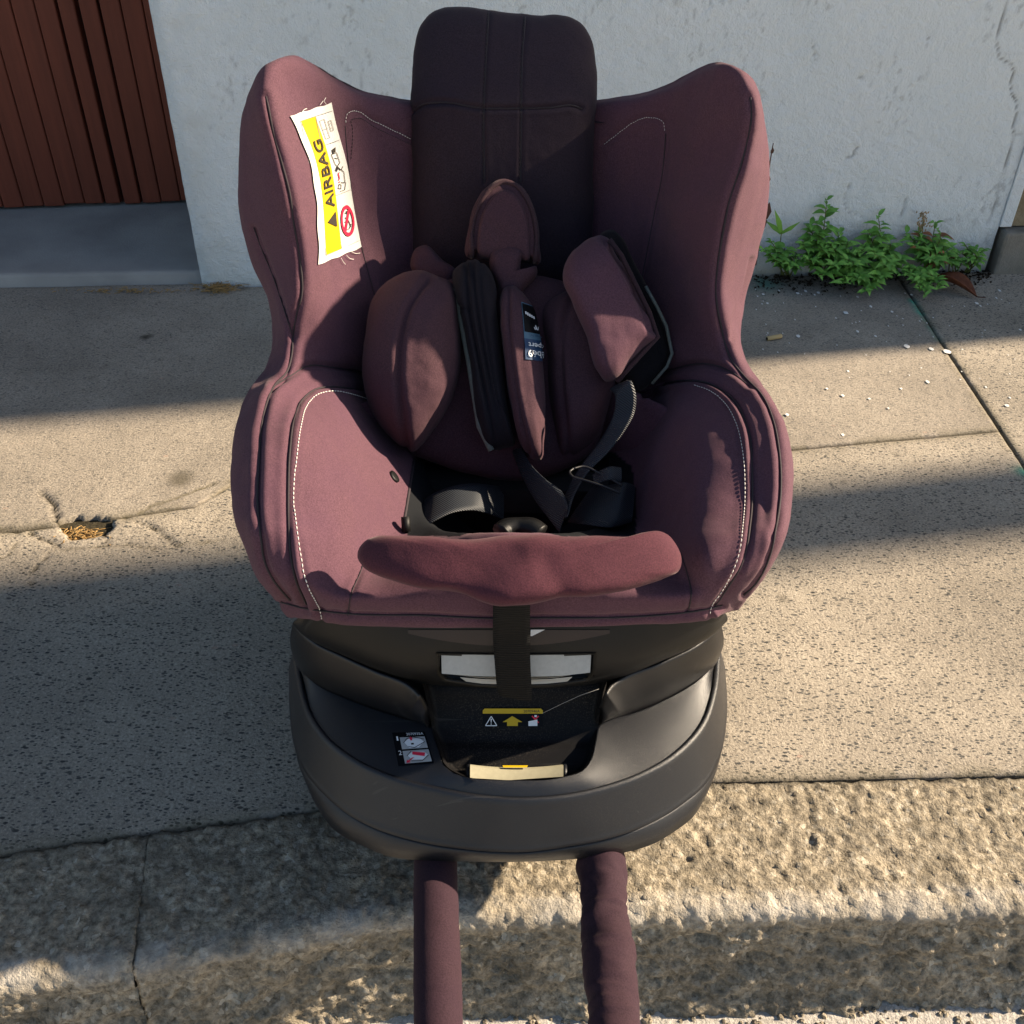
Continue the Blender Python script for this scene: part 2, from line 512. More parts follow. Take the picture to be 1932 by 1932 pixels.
ROAD_Z = -0.116
rd = MB(); rd.add([(-60, -60, ROAD_Z), (60, -60, ROAD_Z), (60, 60, ROAD_Z), (-60, 60, ROAD_Z)], [(0, 1, 2, 3)])
tag(rd.build('road', M['road']), kind='structure')

# kerb line and slab joints in ground coordinates
def kerb_joint(x):
    return np.interp(x, [-4, -1.25, -.337, -.0705, -.07, 1.25, 5], [-.2, .36, .546, .592, .6007, .6596, .827])
def slab_joint(x):
    return np.interp(x, [-4, -.665, -.55, -.426, -.389, .409, .738, 5], [.55, .992, 1.018, 1.053, 1.106, 1.213, 1.274, 1.6])
def j1x(y): return .741 + (y - 1.177) * .03

bx = [-4, -1.25, -.337, -.0705, -.07, 1.25, 5]
bd = MB(); bd.add([(x, kerb_joint(x) - .03, -.007) for x in bx] + [(x, wall_y(x) + .5, -.007) for x in bx], [(i, i + 1, len(bx) + i + 1, len(bx) + i) for i in range(len(bx) - 1)])
tag(bd.build('pavement_bed', M['bed']), kind='structure')

def dense(a, b, lo, hi, fine, coarse):
    """samples a..b, fine inside lo..hi"""
    out = []
    if a < lo: out += list(np.linspace(a, min(lo, b), max(2, int((min(lo, b) - a) / coarse)), endpoint=False))
    s, e = max(a, lo), min(b, hi)
    if e > s: out += list(np.linspace(s, e, max(2, int((e - s) / fine)), endpoint=False))
    if b > hi: out += list(np.linspace(max(hi, a), b, max(2, int((b - max(hi, a)) / coarse)), endpoint=False))
    return np.array(out + [b])

CR = lambda pts: [tuple(G(*p)[:2]) for p in pts]
def c2(pts):   # crop [0,800,900,1700] pixels -> picture pixels
    return [(x * .4658 / 1.572, (800 + y * .4658) / 1.572) for x, y in pts]
CRACKS = [  # (picture polyline, depth, half width m, moss)
    (c2([(260, 1400), (300, 1450), (345, 1500), (355, 1560), (385, 1610)]), .010, .0030, 0),
    (c2([(0, 1655), (120, 1660), (180, 1640), (330, 1625)]), .010, .0045, 0),
    (c2([(190, 1670), (250, 1700), (320, 1730), (370, 1760)]), .008, .0030, 0),
    (c2([(100, 1735), (70, 1800), (30, 1825), (0, 1826)]), .004, .0020, .3),
    (c2([(800, 1580), (850, 1610), (930, 1615), (1010, 1660), (1050, 1700), (1130, 1755)]), .007, .0024, .2),
    (c2([(780, 1570), (880, 1545), (980, 1500), (1120, 1450), (1250, 1400), (1400, 1350), (1480, 1328)]), .004, .0035, .8),
    (c2([(380, 1775), (520, 1765), (670, 1755), (850, 1750), (980, 1780)]), .004, .0020, .3),
    (c2([(320, 1790), (270, 1850), (225, 1910), (210, 1960), (215, 2000)]), .006, .0022, 0),
    (c2([(670, 1700), (675, 1755)]), .006, .0025, 0),
    (c2([(1130, 1755), (1250, 1735), (1430, 1730)]), .003, .0022, .9),
    ([(1905 - 15, 2000), (1905, 1980)], .001, .001, 0),
]
HOLE = CR(c2([(375, 1615), (470, 1575), (640, 1580), (715, 1600), (690, 1680), (600, 1690), (520, 1700), (430, 1700)]))
SUNK = CR(c2([(0, 1660), (360, 1640), (520, 1700), (700, 1690), (900, 1600), (1130, 1755), (700, 1755), (370, 1775), (0, 1830)]))
def inside(x, y, poly):
    r = np.zeros(np.shape(x), bool); n = len(poly)
    for i in range(n):
        x0, y0 = poly[i]; x1, y1 = poly[(i + 1) % n]
        c = ((y0 > y) != (y1 > y)) & (x < (x1 - x0) * (y - y0) / (y1 - y0 + 1e-12) + x0)
        r ^= c
    return r

def slab(name, mat, xs, ylo, yhi, xlo=None, xhi=None, fine=.0045):
    """ruled grid between two boundary curves; edges chipped and rounded down into the joint"""
    nv = int((yhi(0.3) - ylo(0.3)) / fine)
    tv = np.linspace(0, 1, nv)
    X = np.tile(xs, (nv, 1)); T = tv[:, None] * np.ones_like(X)
    for _ in range(2):
        Y = ylo(X) * (1 - T) + yhi(X) * T
        if xlo is not None or xhi is not None:
            a = xlo(Y) if xlo else np.full_like(Y, xs[0]); b = xhi(Y) if xhi else np.full_like(Y, xs[-1])
            X = a + (xs[None, :] - xs[0]) / (xs[-1] - xs[0]) * (b - a)
    Pn = np.stack([X, Y, np.zeros_like(X)], -1)
    d0 = Y - ylo(X); d1 = yhi(X) - Y
    de = np.minimum(d0, d1)
    if xlo: de = np.minimum(de, X - xlo(Y))
    if xhi: de = np.minimum(de, xhi(Y) - X)
    rag = .0015 + .001 * fbm(Pn, 60, 3, 3) + .012 * np.clip(vnoise(Pn, 45, 9) - .45, 0, 1)
    e = np.clip(1 - de / np.maximum(rag, .001), 0, 1)
    Z = .0012 * fbm(Pn, 9, 3, 1) + .0007 * fbm(Pn, 120, 3, 2) - .0025 * e ** 1.5
    dirt = np.clip(e * .45, 0, 1); moss = np.clip(.7 * np.exp(-(de / .012) ** 2) * (fbm(Pn, 30, 3, 5) > -.1), 0, 1) * .55
    stain = np.zeros_like(Z); paint = np.zeros_like(Z)
    for pl, dep, hw, ms in CRACKS:
        wp = np.array(CR(pl))
        jx = X + .004 * fbm(Pn, 70, 2, 11); jy = Y + .004 * fbm(Pn, 70, 2, 12)
        k = np.exp(-(dist_poly(jx, jy, wp) / (hw * .72)) ** 2)
        Z -= .55 * dep * k; dirt = np.maximum(dirt, .9 * k * (1 - ms)); moss = np.maximum(moss, k * ms)
    jx = X + .006 * fbm(Pn, 45, 3, 21); jy = Y + .006 * fbm(Pn, 45, 3, 22)
    hole = inside(jx, jy, HOLE); sunk = inside(jx, jy, SUNK)
    Z = np.where(sunk, Z - .0015 + .0015 * fbm(Pn, 18, 2, 8), Z)
    Z = np.where(hole, Z - .045 + .006 * fbm(Pn, 60, 3, 31), Z)
    dirt = np.where(hole, .9, dirt)
    for (px, py, rx, ry, s) in ((340, 903, 30, 17, .8), (275, 637, 14, 6, 1.2), (410, 980, 9, 6, .4), (200, 690, 12, 7, .3)):
        c = G(px, py); q = G(px + rx, py); r = abs(q[0] - c[0]); q = G(px, py + ry); r2 = abs(q[1] - c[1])
        k = np.clip(1.5 - np.hypot((jx - c[0]) / r, (jy - c[1]) / r2) * 1.3, 0, 1)
        if s > 1: dirt = np.maximum(dirt, k * .8)
        else: stain = np.maximum(stain, k * s)
    rs = np.random.default_rng(5)
    for q in range(46):
        cx, cy, rr = rs.uniform(-.9, 1.1), rs.uniform(.6, 1.75), rs.uniform(.003, .011)
        k = np.clip(1.6 - np.hypot(jx - cx, (jy - cy) * 1.2) / rr * 1.2, 0, 1)
        stain = np.maximum(stain, k * rs.uniform(.2, .65))
    g1 = G(1448, 538); k = np.exp(-((X - g1[0]) / .035) ** 2 - ((Y - g1[1]) / .05) ** 2) * np.clip(.5 + fbm(Pn, 35, 4, 44), 0, 1)
    paint = np.maximum(paint, .55 * k)
    k = np.exp(-(dist_poly(X, Y, CR([(1720, 565), (1735, 590)])) / .008) ** 2) + .4 * np.exp(-(dist_poly(X, Y, CR([(1735, 590), (1770, 640)])) / .006) ** 2)
    paint = np.maximum(paint, np.clip(k, 0, 1) * np.clip(.6 + fbm(Pn, 60, 3, 45), 0, 1))
    g1 = G(1932, 890); k = np.exp(-(np.hypot(X - g1[0], Y - g1[1]) / .012) ** 2); paint = np.maximum(paint, k * .8)
    Pn[..., 2] = Z
    # skirt down into the joint
    ring = np.vstack([Pn[:1] - [0, -.001, .03], Pn, Pn[-1:] - [0, .001, .03]])
    def pad(a): return np.vstack([np.ones((1, a.shape[1])), a, np.ones((1, a.shape[1]))])
    L = ring[:, :1] - np.array([-.001, 0, .03]); Rr = ring[:, -1:] - np.array([.001, 0, .03])
    full = np.concatenate([L, ring, Rr], 1)
    def padc(a): a = pad(a); return np.concatenate([np.ones((a.shape[0], 1)), a, np.ones((a.shape[0], 1))], 1)
    at = dict(dirt=padc(np.clip(dirt, 0, 1)), moss=padc(moss) * .8, stain=padc(stain), paint=padc(paint))
    for k in ('stain', 'paint', 'moss'):
        at[k][0] = at[k][-1] = 0; at[k][:, 0] = at[k][:, -1] = 0
    return grid_obj(name, full, mat, None, True, False, at)

GAP = .0012
xs = dense(-3.5, .74, -.95, .74, .0045, .08)
slab_a = slab('pavement_slab', M['slab_fine'], xs, lambda x: slab_joint(x) + GAP, lambda x: wall_y(x) - .004 + (x < -.6) * .02, None, lambda y: j1x(y) - GAP)
slab_b = slab('pavement_slab', M['slab'], xs, lambda x: kerb_joint(x) + GAP, lambda x: slab_joint(x) - GAP, None, lambda y: j1x(y) - GAP)
xs = dense(.75, 4.5, .75, 1.05, .0045, .08)
slab_c = slab('pavement_slab', M['slab'], xs, lambda x: kerb_joint(x) + GAP, lambda x: wall_y(x) - .004, lambda y: j1x(y) + GAP, None)
for s, l in ((slab_a, 'fine grey concrete slab along the foot of the white wall'), (slab_b, 'concrete slab with dark chips along the kerb, with the cracks'), (slab_c, 'pale concrete slab right of the diagonal joint')):
    tag(s, l, None, None, 'structure')

# kerb stones
def kerb_stone(name, j0, j1, e0, e1, label, seed, chip=0):
    L = math.hypot(e1[0] - e0[0], e1[1] - e0[1])
    vis = L < 2.0
    ns = int(L / .0032); sv = np.linspace(0, 1, ns)
    J = np.outer(1 - sv, j0) + np.outer(sv, j1); E = np.outer(1 - sv, e0) + np.outer(sv, e1)
    prof = []; er = .016       # (t across the top 0..1, offset out, z)
    nt = 48
    for a in np.linspace(0, 1, nt): prof.append((a, 0, 0))
    for a in np.linspace(.15, 1, 8): prof.append((1, er * math.sin(a * math.pi / 2), -er * (1 - math.cos(a * math.pi / 2))))
    for z in np.linspace(-er - .003, ROAD_Z - .02, 42): hh_ = -z - er; prof.append((1, er + .12 * hh_ + 1.7 * hh_ * hh_, z))
    g = np.zeros((len(prof), ns, 3))
    d = E - J; d /= np.linalg.norm(d, axis=1, keepdims=True)
    E2 = E - d * er
    worn = np.zeros(g.shape[:2])
    for i, (a, o, z) in enumerate(prof):
        xy = J * (1 - a) + E2 * a + d * o
        g[i, :, :2] = xy; g[i, :, 2] = z
        worn[i] = math.exp(-((z + .004) / .010) ** 2) if a == 1 else math.exp(-((1 - a) / .06) ** 2)
    # ends and inner edge drop
    n = grid_normals(g, False)
    if n[5, ns // 2, 2] < 0: n = -n
    h = .0012 * fbm(g, 14, 3, seed, .6) + .0042 * fbm(g * np.array([1.0, .8, 1.0]), 120, 3, seed + 5, .85)
    h -= .0012 * np.clip(vnoise(g, 150, seed + 9) - .30, 0, 1) * 2
    face = np.clip((-g[..., 2] - .01) / .02, 0, 1)
    h += face * (.0120 * fbm(g * np.array([1, 1, 1.4]), 45, 4, seed + 20, .7))
    en = np.minimum(sv, 1 - sv)[None, :] * L
    h -= .0004 * np.exp(-(en / .003) ** 2)
    ai = np.arange(len(prof))[:, None]
    h = h - .003 * np.exp(-(ai / .9) ** 2) * (ai < 4) - .004 * np.exp(-(ai / 4.0) ** 2) * np.clip(fbm(g, 50, 2, seed + 60), 0, 1)
    if chip:
        cc = np.array([*e0, 0.0]) ; h -= chip * np.exp(-(np.linalg.norm(g - cc, axis=2) / .03) ** 2)
    g = g + n * h[..., None]
    worn = np.clip(worn * (.55 + .9 * fbm(g, 55, 3, seed + 40)), 0, 1) * .55
    dirt = np.clip(.75 * np.exp(-(ai / 2.0) ** 2) * np.ones_like(worn), 0, 1) + face * np.clip(.1 + .9 * fbm(g, 14, 3, seed + 50), 0, .6)
    # side caps
    capL = g[:, :1].copy(); capL[..., 2] -= .06 * (np.arange(len(prof)) < nt)[:, None]; capR = g[:, -1:].copy(); capR[..., 2] = capL[..., 2]
    g = np.concatenate([capL, g, capR], 1)
    pc = lambda a: np.concatenate([a[:, :1], a, a[:, -1:]], 1)
    o = grid_obj(name, g, M['granite'], None, True, False, dict(worn=pc(worn), dirt=pc(np.clip(dirt, 0, 1))))
    return tag(o, label, None, 'kerb stones', 'structure')
kerb_stone('kerb_stone', (-.070, .6007), (1.25, .6596), (-.067, .461), (1.25, .508), 'rough granite kerb stone under the base, right half of the kerb', 3)
kerb_stone('kerb_stone', (-.336, .547), (-.071, .592), (-.310, .413), (-.069, .466), 'shaded granite kerb stone left of the support tubes', 17, 0)
kerb_stone('kerb_stone', (-1.25, .36), (-.3362, .547), (-1.25, .29), (-.3102, .4125), 'shaded granite kerb stone at the far left', 29)
kerb_stone('kerb_stone', (1.253, .6596), (3.2, .746), (1.258, .508), (3.2, .58), 'granite kerb stone further right', 41)

# ---- white wall with gate opening
W_TOP = 5.0
X_L, X_R = WALL_A[0], .9470
X_END = 3.50
xs = np.r_[X_L, X_L + .004, X_L + .008, dense(X_L + .012, X_R, X_L, X_R, .0042, .05)]
zs = dense(-.02, W_TOP, -.02, .62, .0042, .12)
XX, ZZ = np.meshgrid(xs, zs)
g = np.stack([XX, wall_y(XX), ZZ], -1)
qx, qy, _ = proj(g)
def c5(pts): return [(1399.5 + x * .2963, y * .2963) for x, y in pts]
WCR = [(c5([(1690, 0), (1640, 180), (1625, 270), (1645, 370), (1720, 410), (1735, 460), (1715, 520), (1720, 590), (1755, 650), (1755, 720), (1730, 800), (1735, 860), (1700, 990), (1670, 1100), (1630, 1240), (1600, 1340), (1570, 1430)]), 1.5, .9),
       (c5([(1640, 340), (1900, 340)]), .8, .4), (c5([(1735, 860), (1797, 855)]), .8, .3),
       (c5([(690, 1170), (650, 1270), (670, 1350), (790, 1390)]), .9, .35),
       (c5([(835, 900), (845, 950)]), .8, .3), (c5([(740, 940), (715, 970), (712, 995), (660, 1010)]), 1.6, .7),
       (c5([(1045, 1270), (1040, 1320), (1010, 1380)]), 2.2, .5), (c5([(600, 1260), (650, 1250), (690, 1175)]), .8, .25),
       (c5([(450, 260), (460, 330), (470, 390)]), 1.2, .5), (c5([(1180, 235), (1200, 255)]), 1.2, .6), (c5([(965, 625), (975, 632)]), 1.2, .8),
       (c5([(1305, 680), (1318, 670)]), 1.2, .8), (c5([(755, 495), (770, 500)]), 3.0, .6)]
dis = .0016 * fbm(g, 55, 4, 2) + .0022 * fbm(g, 11, 3, 6) + .004 * fbm(g, 2.2, 2, 8)
dirt = np.zeros_like(dis)
for pl, hw, am in WCR:
    k = np.exp(-(dist_poly(qx + 1.2 * vnoise(g, 60, 3), qy, pl) / hw) ** 2)
    dis -= .0028 * k; dirt = np.maximum(dirt, .75 * am * k)
edge = np.exp(-((XX - X_L) / .012) ** 2)
dis -= .010 * edge * (1 + .5 * fbm(g, 30, 3, 12))
low = np.clip(1 - ZZ / .14, 0, 1)
stain = np.clip(low ** 1.5 * (.55 + 1.1 * fbm(g, 13, 4, 15)) * np.where(XX > .1, 1, .45), 0, .85) + .25 * np.clip(1 - np.abs(XX - X_L - .03) / .05, 0, 1) * np.clip(.3 + fbm(g, 20, 4, 16), 0, 1)
stain = np.clip(stain, 0, .9)
spk = np.clip(fbm(g * np.array([1.3, 1, .8]), 120, 3, 23) - .28, 0, 1) * np.clip(fbm(g, 6, 3, 24) + .05, 0, 1) * 5
dirt = np.maximum(dirt, np.clip(spk, 0, .28) * (ZZ < .65))
g = g + WN * dis[..., None]
# return into the gate opening
ret = g[:, :1] - WN * .36 + np.array([.012, 0, 0]); ret[..., 1] = g[:, :1, 1] + .36
mid = .5 * (ret + g[:, :1])
g = np.concatenate([ret, mid, g], 1)
pc = lambda a: np.concatenate([a[:, :1], a[:, :1], a], 1)
wall = empty('house_wall', (0.2, wall_y(.2), 0))
tag(wall, 'white rough plastered house wall behind the car seat', 'wall')
adopt(grid_obj('plaster_face', g, M['plaster'], None, True, False, dict(dirt=pc(dirt), stain=pc(stain))), wall)
mb = MB()
def slanted(mb, x0, x1, z0, z1, front, depth):
    y0, y1 = wall_y(x0), wall_y(x1)
    v = [(x0, y0 - front, z0), (x1, y1 - front, z0), (x1, y1 + depth, z0), (x0, y0 + depth, z0)]
    mb.add(v + [(a, b, z1) for a, b, _ in v], [(0, 3, 2, 1), (4, 5, 6, 7), (0, 1, 5, 4), (1, 2, 6, 5), (2, 3, 7, 6), (3, 0, 4, 7)])
slanted(mb, X_L + .02, X_END, .001, W_TOP, -.03, 2.5)
slanted(mb, -2.25, X_L, 2.3, W_TOP, -.001, 2.5)
slanted(mb, -4.5, -2.26, 0, W_TOP, 0, 2.5)
adopt(mb.build('wall_mass', M['plaster'], None, False), wall)
# corner strip, stone pilaster with its cement plinth
mb = MB(); slanted(mb, .9475, .972, .09, W_TOP, .002, .03)
adopt(mb.build('corner_strip', M['plaster'], None, False, .002), wall)
pil = empty('stone_pilaster', (1.2, wall_y(1.2), 0))
tag(pil, 'ochre stone pilaster on a grey plinth at the right edge', 'pilaster')
mb = MB(); slanted(mb, .9725, 1.5, .088, W_TOP, -.006, .03)
adopt(mb.build('shaft', M['stone'], None, False, .003), pil)
mb = MB(); slanted(mb, .955, 1.5, -.01, .086, .022, .03)
adopt(mb.build('plinth', M['plinth'], None, False, .006), pil)
mb = MB(); slanted(mb, 1.51, X_END, 0.0, W_TOP, 0.0, .03)
adopt(mb.build('plaster_face', M['plaster'], None, False), wall)

# gate: upright boards in a recess above a concrete threshold
gate_y0 = wall_y(-.7) + .37
gate = empty('wooden_gate', (-1.2, gate_y0, 0))
tag(gate, 'red-brown painted wooden gate of upright boards in the recess', 'gate')
GS = (G(355, 383, .035)[1] - G(0, 395, .035)[1]) / (G(355, 383, .035)[0] - G(0, 395, .035)[0])
def gate_pt(px, py):
    a = G(355, 383, .035); d = ray(px, py)
    n = np.array([-GS, 1, 0]); s = ((a - Cv) @ n) / (d @ n); return Cv + d * s
topx = [-2, 70, 0]
lines_top = [17.8 - 44 * 3, 17.8 - 44 * 2, 17.8 - 44, 17.8, 62, 102, 142, 185, 225, 267]
xsb = [gate_pt(x, 0)[0] for x in lines_top] + [X_L + .03]
first = xsb[0]; stepx = (xsb[-2] - xsb[0]) / (len(xsb) - 2)
xsb = [first - stepx * k for k in range(10, 0, -1)] + xsb
GA = G(355, 383, .035)
for i, (a, b) in enumerate(zip(xsb[:-1], xsb[1:])):
    gap = .0045 if abs(b - gate_pt(142, 0)[0]) < .002 or abs(a - gate_pt(142, 0)[0]) < .002 else .0009
    yy = lambda x: GA[1] + (x - GA[0]) * GS
    mb = MB(); off = random.uniform(-.0006, .0006)
    z0 = .040 + random.uniform(-.003, .003)
    v = []
    for z in (z0, 2.3):
        v += [(a + gap, yy(a) + off, z), (b - gap, yy(b) + off, z), (b - gap, yy(b) + .022, z), (a + gap, yy(a) + .022, z)]
    mb.add(v, [(0, 3, 2, 1), (4, 5, 6, 7), (0, 1, 5, 4), (1, 2, 6, 5), (2, 3, 7, 6), (3, 0, 4, 7)])
    adopt(mb.build('board', M['gate'], None, False, .0025), gate)
mb = MB(); v = []
for z in (.03, 2.32):
    v += [(xsb[0] - .02, GA[1] + (xsb[0] - GA[0]) * GS + .024, z), (X_L + .04, GA[1] + (X_L + .04 - GA[0]) * GS + .024, z), (X_L + .04, GA[1] + .1, z), (xsb[0] - .02, GA[1] + .05, z)]
mb.add(v, [(0, 3, 2, 1), (4, 5, 6, 7), (0, 1, 5, 4), (1, 2, 6, 5), (2, 3, 7, 6), (3, 0, 4, 7)])
adopt(mb.build('backing', M['gatedark'], None, False), gate)
mb = MB(); ys = .012
v = [(-2.2, wall_y(-2.2) + ys, -.01), (X_L + .03, wall_y(X_L) + ys, -.01), (X_L + .03, GA[1] + .06, -.01), (-2.2, GA[1] + .06, -.01)]
mb.add(v + [(a, b + (.012 if i < 2 else 0), .022 if i < 2 else .035) for i, (a, b, c) in enumerate(v)], [(0, 3, 2, 1), (4, 5, 6, 7), (0, 1, 5, 4), (1, 2, 6, 5), (2, 3, 7, 6), (3, 0, 4, 7)])
tag(mb.build('threshold', M['threshold'], None, False, .006), 'low grey concrete threshold in front of the gate', None, None, 'structure')

# a lamp post out to the right, its shadow crosses the pavement
px_, py_ = 5.2, .958 + .200 * 5.2
lp = empty('lamp_post', (px_, py_, 0)); tag(lp, 'plain grey lamp post beyond the right edge of the picture', 'lamp post')
mb = MB(); mb.tube([(px_, py_, 0), (px_, py_, 1), (px_, py_, 6.5)], [.090, .088, .084], 24)
adopt(mb.build('pole', M['post']), lp)
mb = MB(); mb.tube([(px_, py_, 6.5), (px_, py_, 6.75), (px_, py_ - .3, 6.95), (px_, py_ - .9, 7.0)], .03, 12)
adopt(mb.build('arm', M['post']), lp)
mb = MB(); mb.box(px_ - .1, px_ + .1, py_ - 1.3, py_ - .85, 6.95, 7.05)
adopt(mb.build('lamp_head', M['post'], None, False, .03), lp)

# ================================================================== CAR SEAT
SEAT = empty('child_car_seat', (0, .735, 0))
tag(SEAT, 'mauve and black rotating child car seat standing on the kerb', 'car seat')
def part(o, parent=None):
    adopt(o, SEAT); return o
def sub(o, par):
    o.parent = par; return o     # par meshes carry world coordinates

# ---- upholstered cover
DR = .024
rowsL = [  # O, S, Mw, K, B : px,py,y
 [(481,150,.873),(503,128,.866),(545,121,.874),(650,176,.950),(775,204,1.015)],
 [(466,190,.868),(504,190,.845),(560,197,.872),(653,237,.945),(775,262,1.005)],
 [(462,290,.866),(530,303,.835),(592,312,.868),(659,330,.935),(775,352,.995)],
 [(466,395,.866),(551,395,.828),(612,402,.862),(671,420,.925),(777,432,.980)],
 [(490,500,.864),(566,492,.822),(628,502,.855),(690,506,.910),(785,520,.965)],
 [(512,567,.852),(564,573,.812),(638,588,.842),(712,590,.892),(800,612,.948)],
 [(517,636,.830),(553,638,.795),(632,655,.825),(716,668,.872),(818,700,.930)],
 [(500,704,.785),(540,703,.765),(585,694,.790),(645,702,.825),(715,722,.885)],
 [(472,739,.745),(511,736,.725),(568,748,.742),(642,762,.764),(728,784,.838)],
 [(450,797,.700),(493,801,.680),(556,797,.690),(642,832,.710),(748,852,.790)],
 [(439,870,.660),(489,868,.638),(549,860,.648),(645,892,.668),(768,918,.745)],
 [(441,952,.622),(487,952,.600),(546,950,.606),(640,972,.621),(765,992,.690)],
 [(459,1022,.596),(493,1020,.574),(549,1022,.575),(618,1050,.580),(700,1080,.588)],
 [(484,1086,.588),(512,1089,.567),(556,1091,.560),(602,1110,.556),(660,1122,.556)],
 [(522,1131,.598),(545,1134,.582),(574,1138,.574),(604,1146,.568),(655,1155,.562)],
 [(553,1164,.616),(563,1164,.604),(583,1166,.592),(609,1169,.582),(660,1176,.572)],
]
rowsR = [
 [(1424,152),(1398,136),(1358,132),(1255,178),(1120,205)],
 [(1437,190),(1416,188),(1345,196),(1254,237),(1122,262)],
 [(1446,290),(1404,295),(1330,305),(1250,326),(1122,352)],
 [(1437,395),(1373,392),(1302,400),(1235,410),(1120,432)],
 [(1414,497),(1355,497),(1290,500),(1217,500),(1118,520)],
 [(1398,572),(1352,572),(1285,588),(1205,590),(1108,612)],
 [(1395,635),(1365,635),(1290,652),(1200,668),(1095,700)],
 [(1416,702),(1398,704),(1345,692),(1280,702),(1210,720)],
 [(1443,738),(1430,738),(1372,742),(1290,758),(1200,782)],
 [(1475,795),(1460,797),(1409,796),(1310,826),(1190,850)],
 [(1493,868),(1472,866),(1420,862),(1315,890),(1190,918)],
 [(1493,952),(1470,952),(1418,950),(1320,970),(1195,992)],
 [(1478,1022),(1459,1022),(1408,1022),(1335,1050),(1250,1080)],
 [(1446,1085),(1435,1085),(1390,1083),(1345,1105),(1292,1120)],
 [(1407,1130),(1390,1134),(1365,1138),(1342,1146),(1297,1154)],
 [(1381,1147),(1372,1150),(1360,1155),(1340,1161),(1298,1171)],
]
cen = [P(952,206,1.045),P(952,264,1.032),P(952,355,1.015),P(952,436,1.0),P(952,525,.985),P(955,618,.965),P(955,705,.945),
       np.array([-.005,.915,.20]),np.array([-.005,.86,.17]),np.array([-.005,.78,.165]),np.array([-.005,.675,.18]),
       P(957,1010,.600),P(957,1052,.566),P(957,1115,.556),P(957,1162,.556),P(957,1182,.562)]
ctrl = []
for i in range(16):
    L = [P(p[0], p[1], p[2] - (.012 if k == 1 and i < 6 else 0)) for k, p in enumerate(rowsL[i])]
    dr = DR * (1 if i < 12 else .4)
    Rr = [P(q[0], q[1], p[2] + dr - (.012 if k == 1 and i < 6 else 0) - (.016 if k == 3 and 8 < i < 13 else 0)) for k, (p, q) in enumerate(zip(rowsL[i], rowsR[i]))]
    OL, OR = L[0], Rr[0]
    if i < 7: bl = OL + np.array([.020, .11, -.055]); br = OR + np.array([-.020, .10, -.055]); bc = np.array([-.005, 1.10 - .012 * i, min(OL[2] - .10, cen[i][2] - .035)])
    elif i < 12: bl = OL + np.array([.035, .14, -.02]); br = OR + np.array([-.035, .13, -.02]); bc = np.array([-.005, 1.02 - .012 * i + .08, OL[2] - .07])
    else: bl = OL + np.array([.02, .13, .0]); br = OR + np.array([-.02, .12, .0]); bc = np.array([-.005, .95, OL[2]])
    ctrl.append([bc, bl] + L + [cen[i]] + Rr[::-1] + [br, bc])
ctrl = np.array(ctrl)
# close the top edge over the back, tuck the hem under
top = ctrl[0].copy()
nc = top.shape[0]
for j in range(nc):
    f = ctrl[0][j]
    if j in (0, nc - 1): top[j] = (ctrl[0][7] + ctrl[0][0]) / 2 + [0, 0, .002]
    elif j in (1, nc - 2): top[j] = ctrl[0][j] + [0, -.03, .004]
    else:
        top[j] = f + [0, .024, (.001 if 3 < j < nc - 4 else -.002)]
bot = ctrl[-1].copy()
ctr = np.array([-.005, .76, 0])
for j in range(nc):
    d = bot[j] - ctr; d[2] = 0
    bot[j] = bot[j] - d * .06 + [0, 0, -.001]
ctrl = np.concatenate([top[None], ctrl, bot[None]], 0)
g = spline_grid(ctrl, .0024); CTU, CQU = spline_grid.tu.copy(), spline_grid.qu.copy()
n = grid_normals(g)
if n[g.shape[0] // 2, g.shape[1] // 2] @ Fv > 0: n = -n
qx, qy, zc = proj(g)
front = (np.abs(np.linspace(0, 1, g.shape[1]) - .5) < .40)[None, :] * np.ones_like(qx)
SL = [(502,182),(505,196),(517,255),(532,308),(550,385),(553,415),(566,489),(566,572),(562,583),(553,636),(550,672),(541,702),(517,728),(502,764),(493,805),(489,865),(486,953),(493,1019),(499,1058),(517,1096),(547,1132)]
SR = [(1416,184),(1418,222),(1410,267),(1398,311),(1378,373),(1363,444),(1354,504),(1351,553),(1360,613),(1381,681),(1404,710),(1440,749),(1458,790),(1470,850),(1473,924),(1464,998),(1443,1072),(1425,1102),(1404,1122)]
BANDL = [(479,430),(496,475),(514,518),(535,580),(553,636)]
BANDR = [(1418,489),(1398,572),(1385,610),(1381,640)]
BSL = [(517,728),(547,710),(579,691),(633,694),(680,702),(720,712)]
BSR = [(1413,728),(1375,699),(1339,687),(1250,702),(1200,716)]
WTL = [(690,738),(660,733),(621,730),(597,734),(570,755),(556,788),(547,850),(544,924),(545,998),(550,1057),(560,1100),(578,1140)]
STL = [(690,752),(671,746),(621,739),(597,746),(576,770),(568,799),(559,865),(554,939),(559,998),(568,1057),(573,1084),(582,1108),(603,1150),(608,1168)]
WTR = [(1200,748),(1250,725),(1307,718),(1339,724),(1384,755),(1410,805),(1419,894),(1416,983),(1398,1067),(1369,1114),(1350,1142)]
STR = [(1200,758),(1236,745),(1310,727),(1339,737),(1369,761),(1390,799),(1401,844),(1406,909),(1403,983),(1390,1058),(1360,1117),(1342,1144),(1339,1160)]
PNL = [(774,262),(754,252),(700,226),(668,209),(656,213),(651,237),(652,252),(659,326),(674,430),(692,504),(707,557)]
PNR = [(1140,272),(1147,267),(1235,222),(1250,228),(1256,252),(1250,326),(1235,400),(1218,489),(1205,560)]
HEM = [(530,1136),(575,1148),(603,1152),(656,1158),(799,1161),(940,1167),(1001,1166),(1191,1164),(1298,1155),(1339,1148),(1362,1142)]
FVL = [(656,1162),(663,1120),(680,1080),(690,1050)]
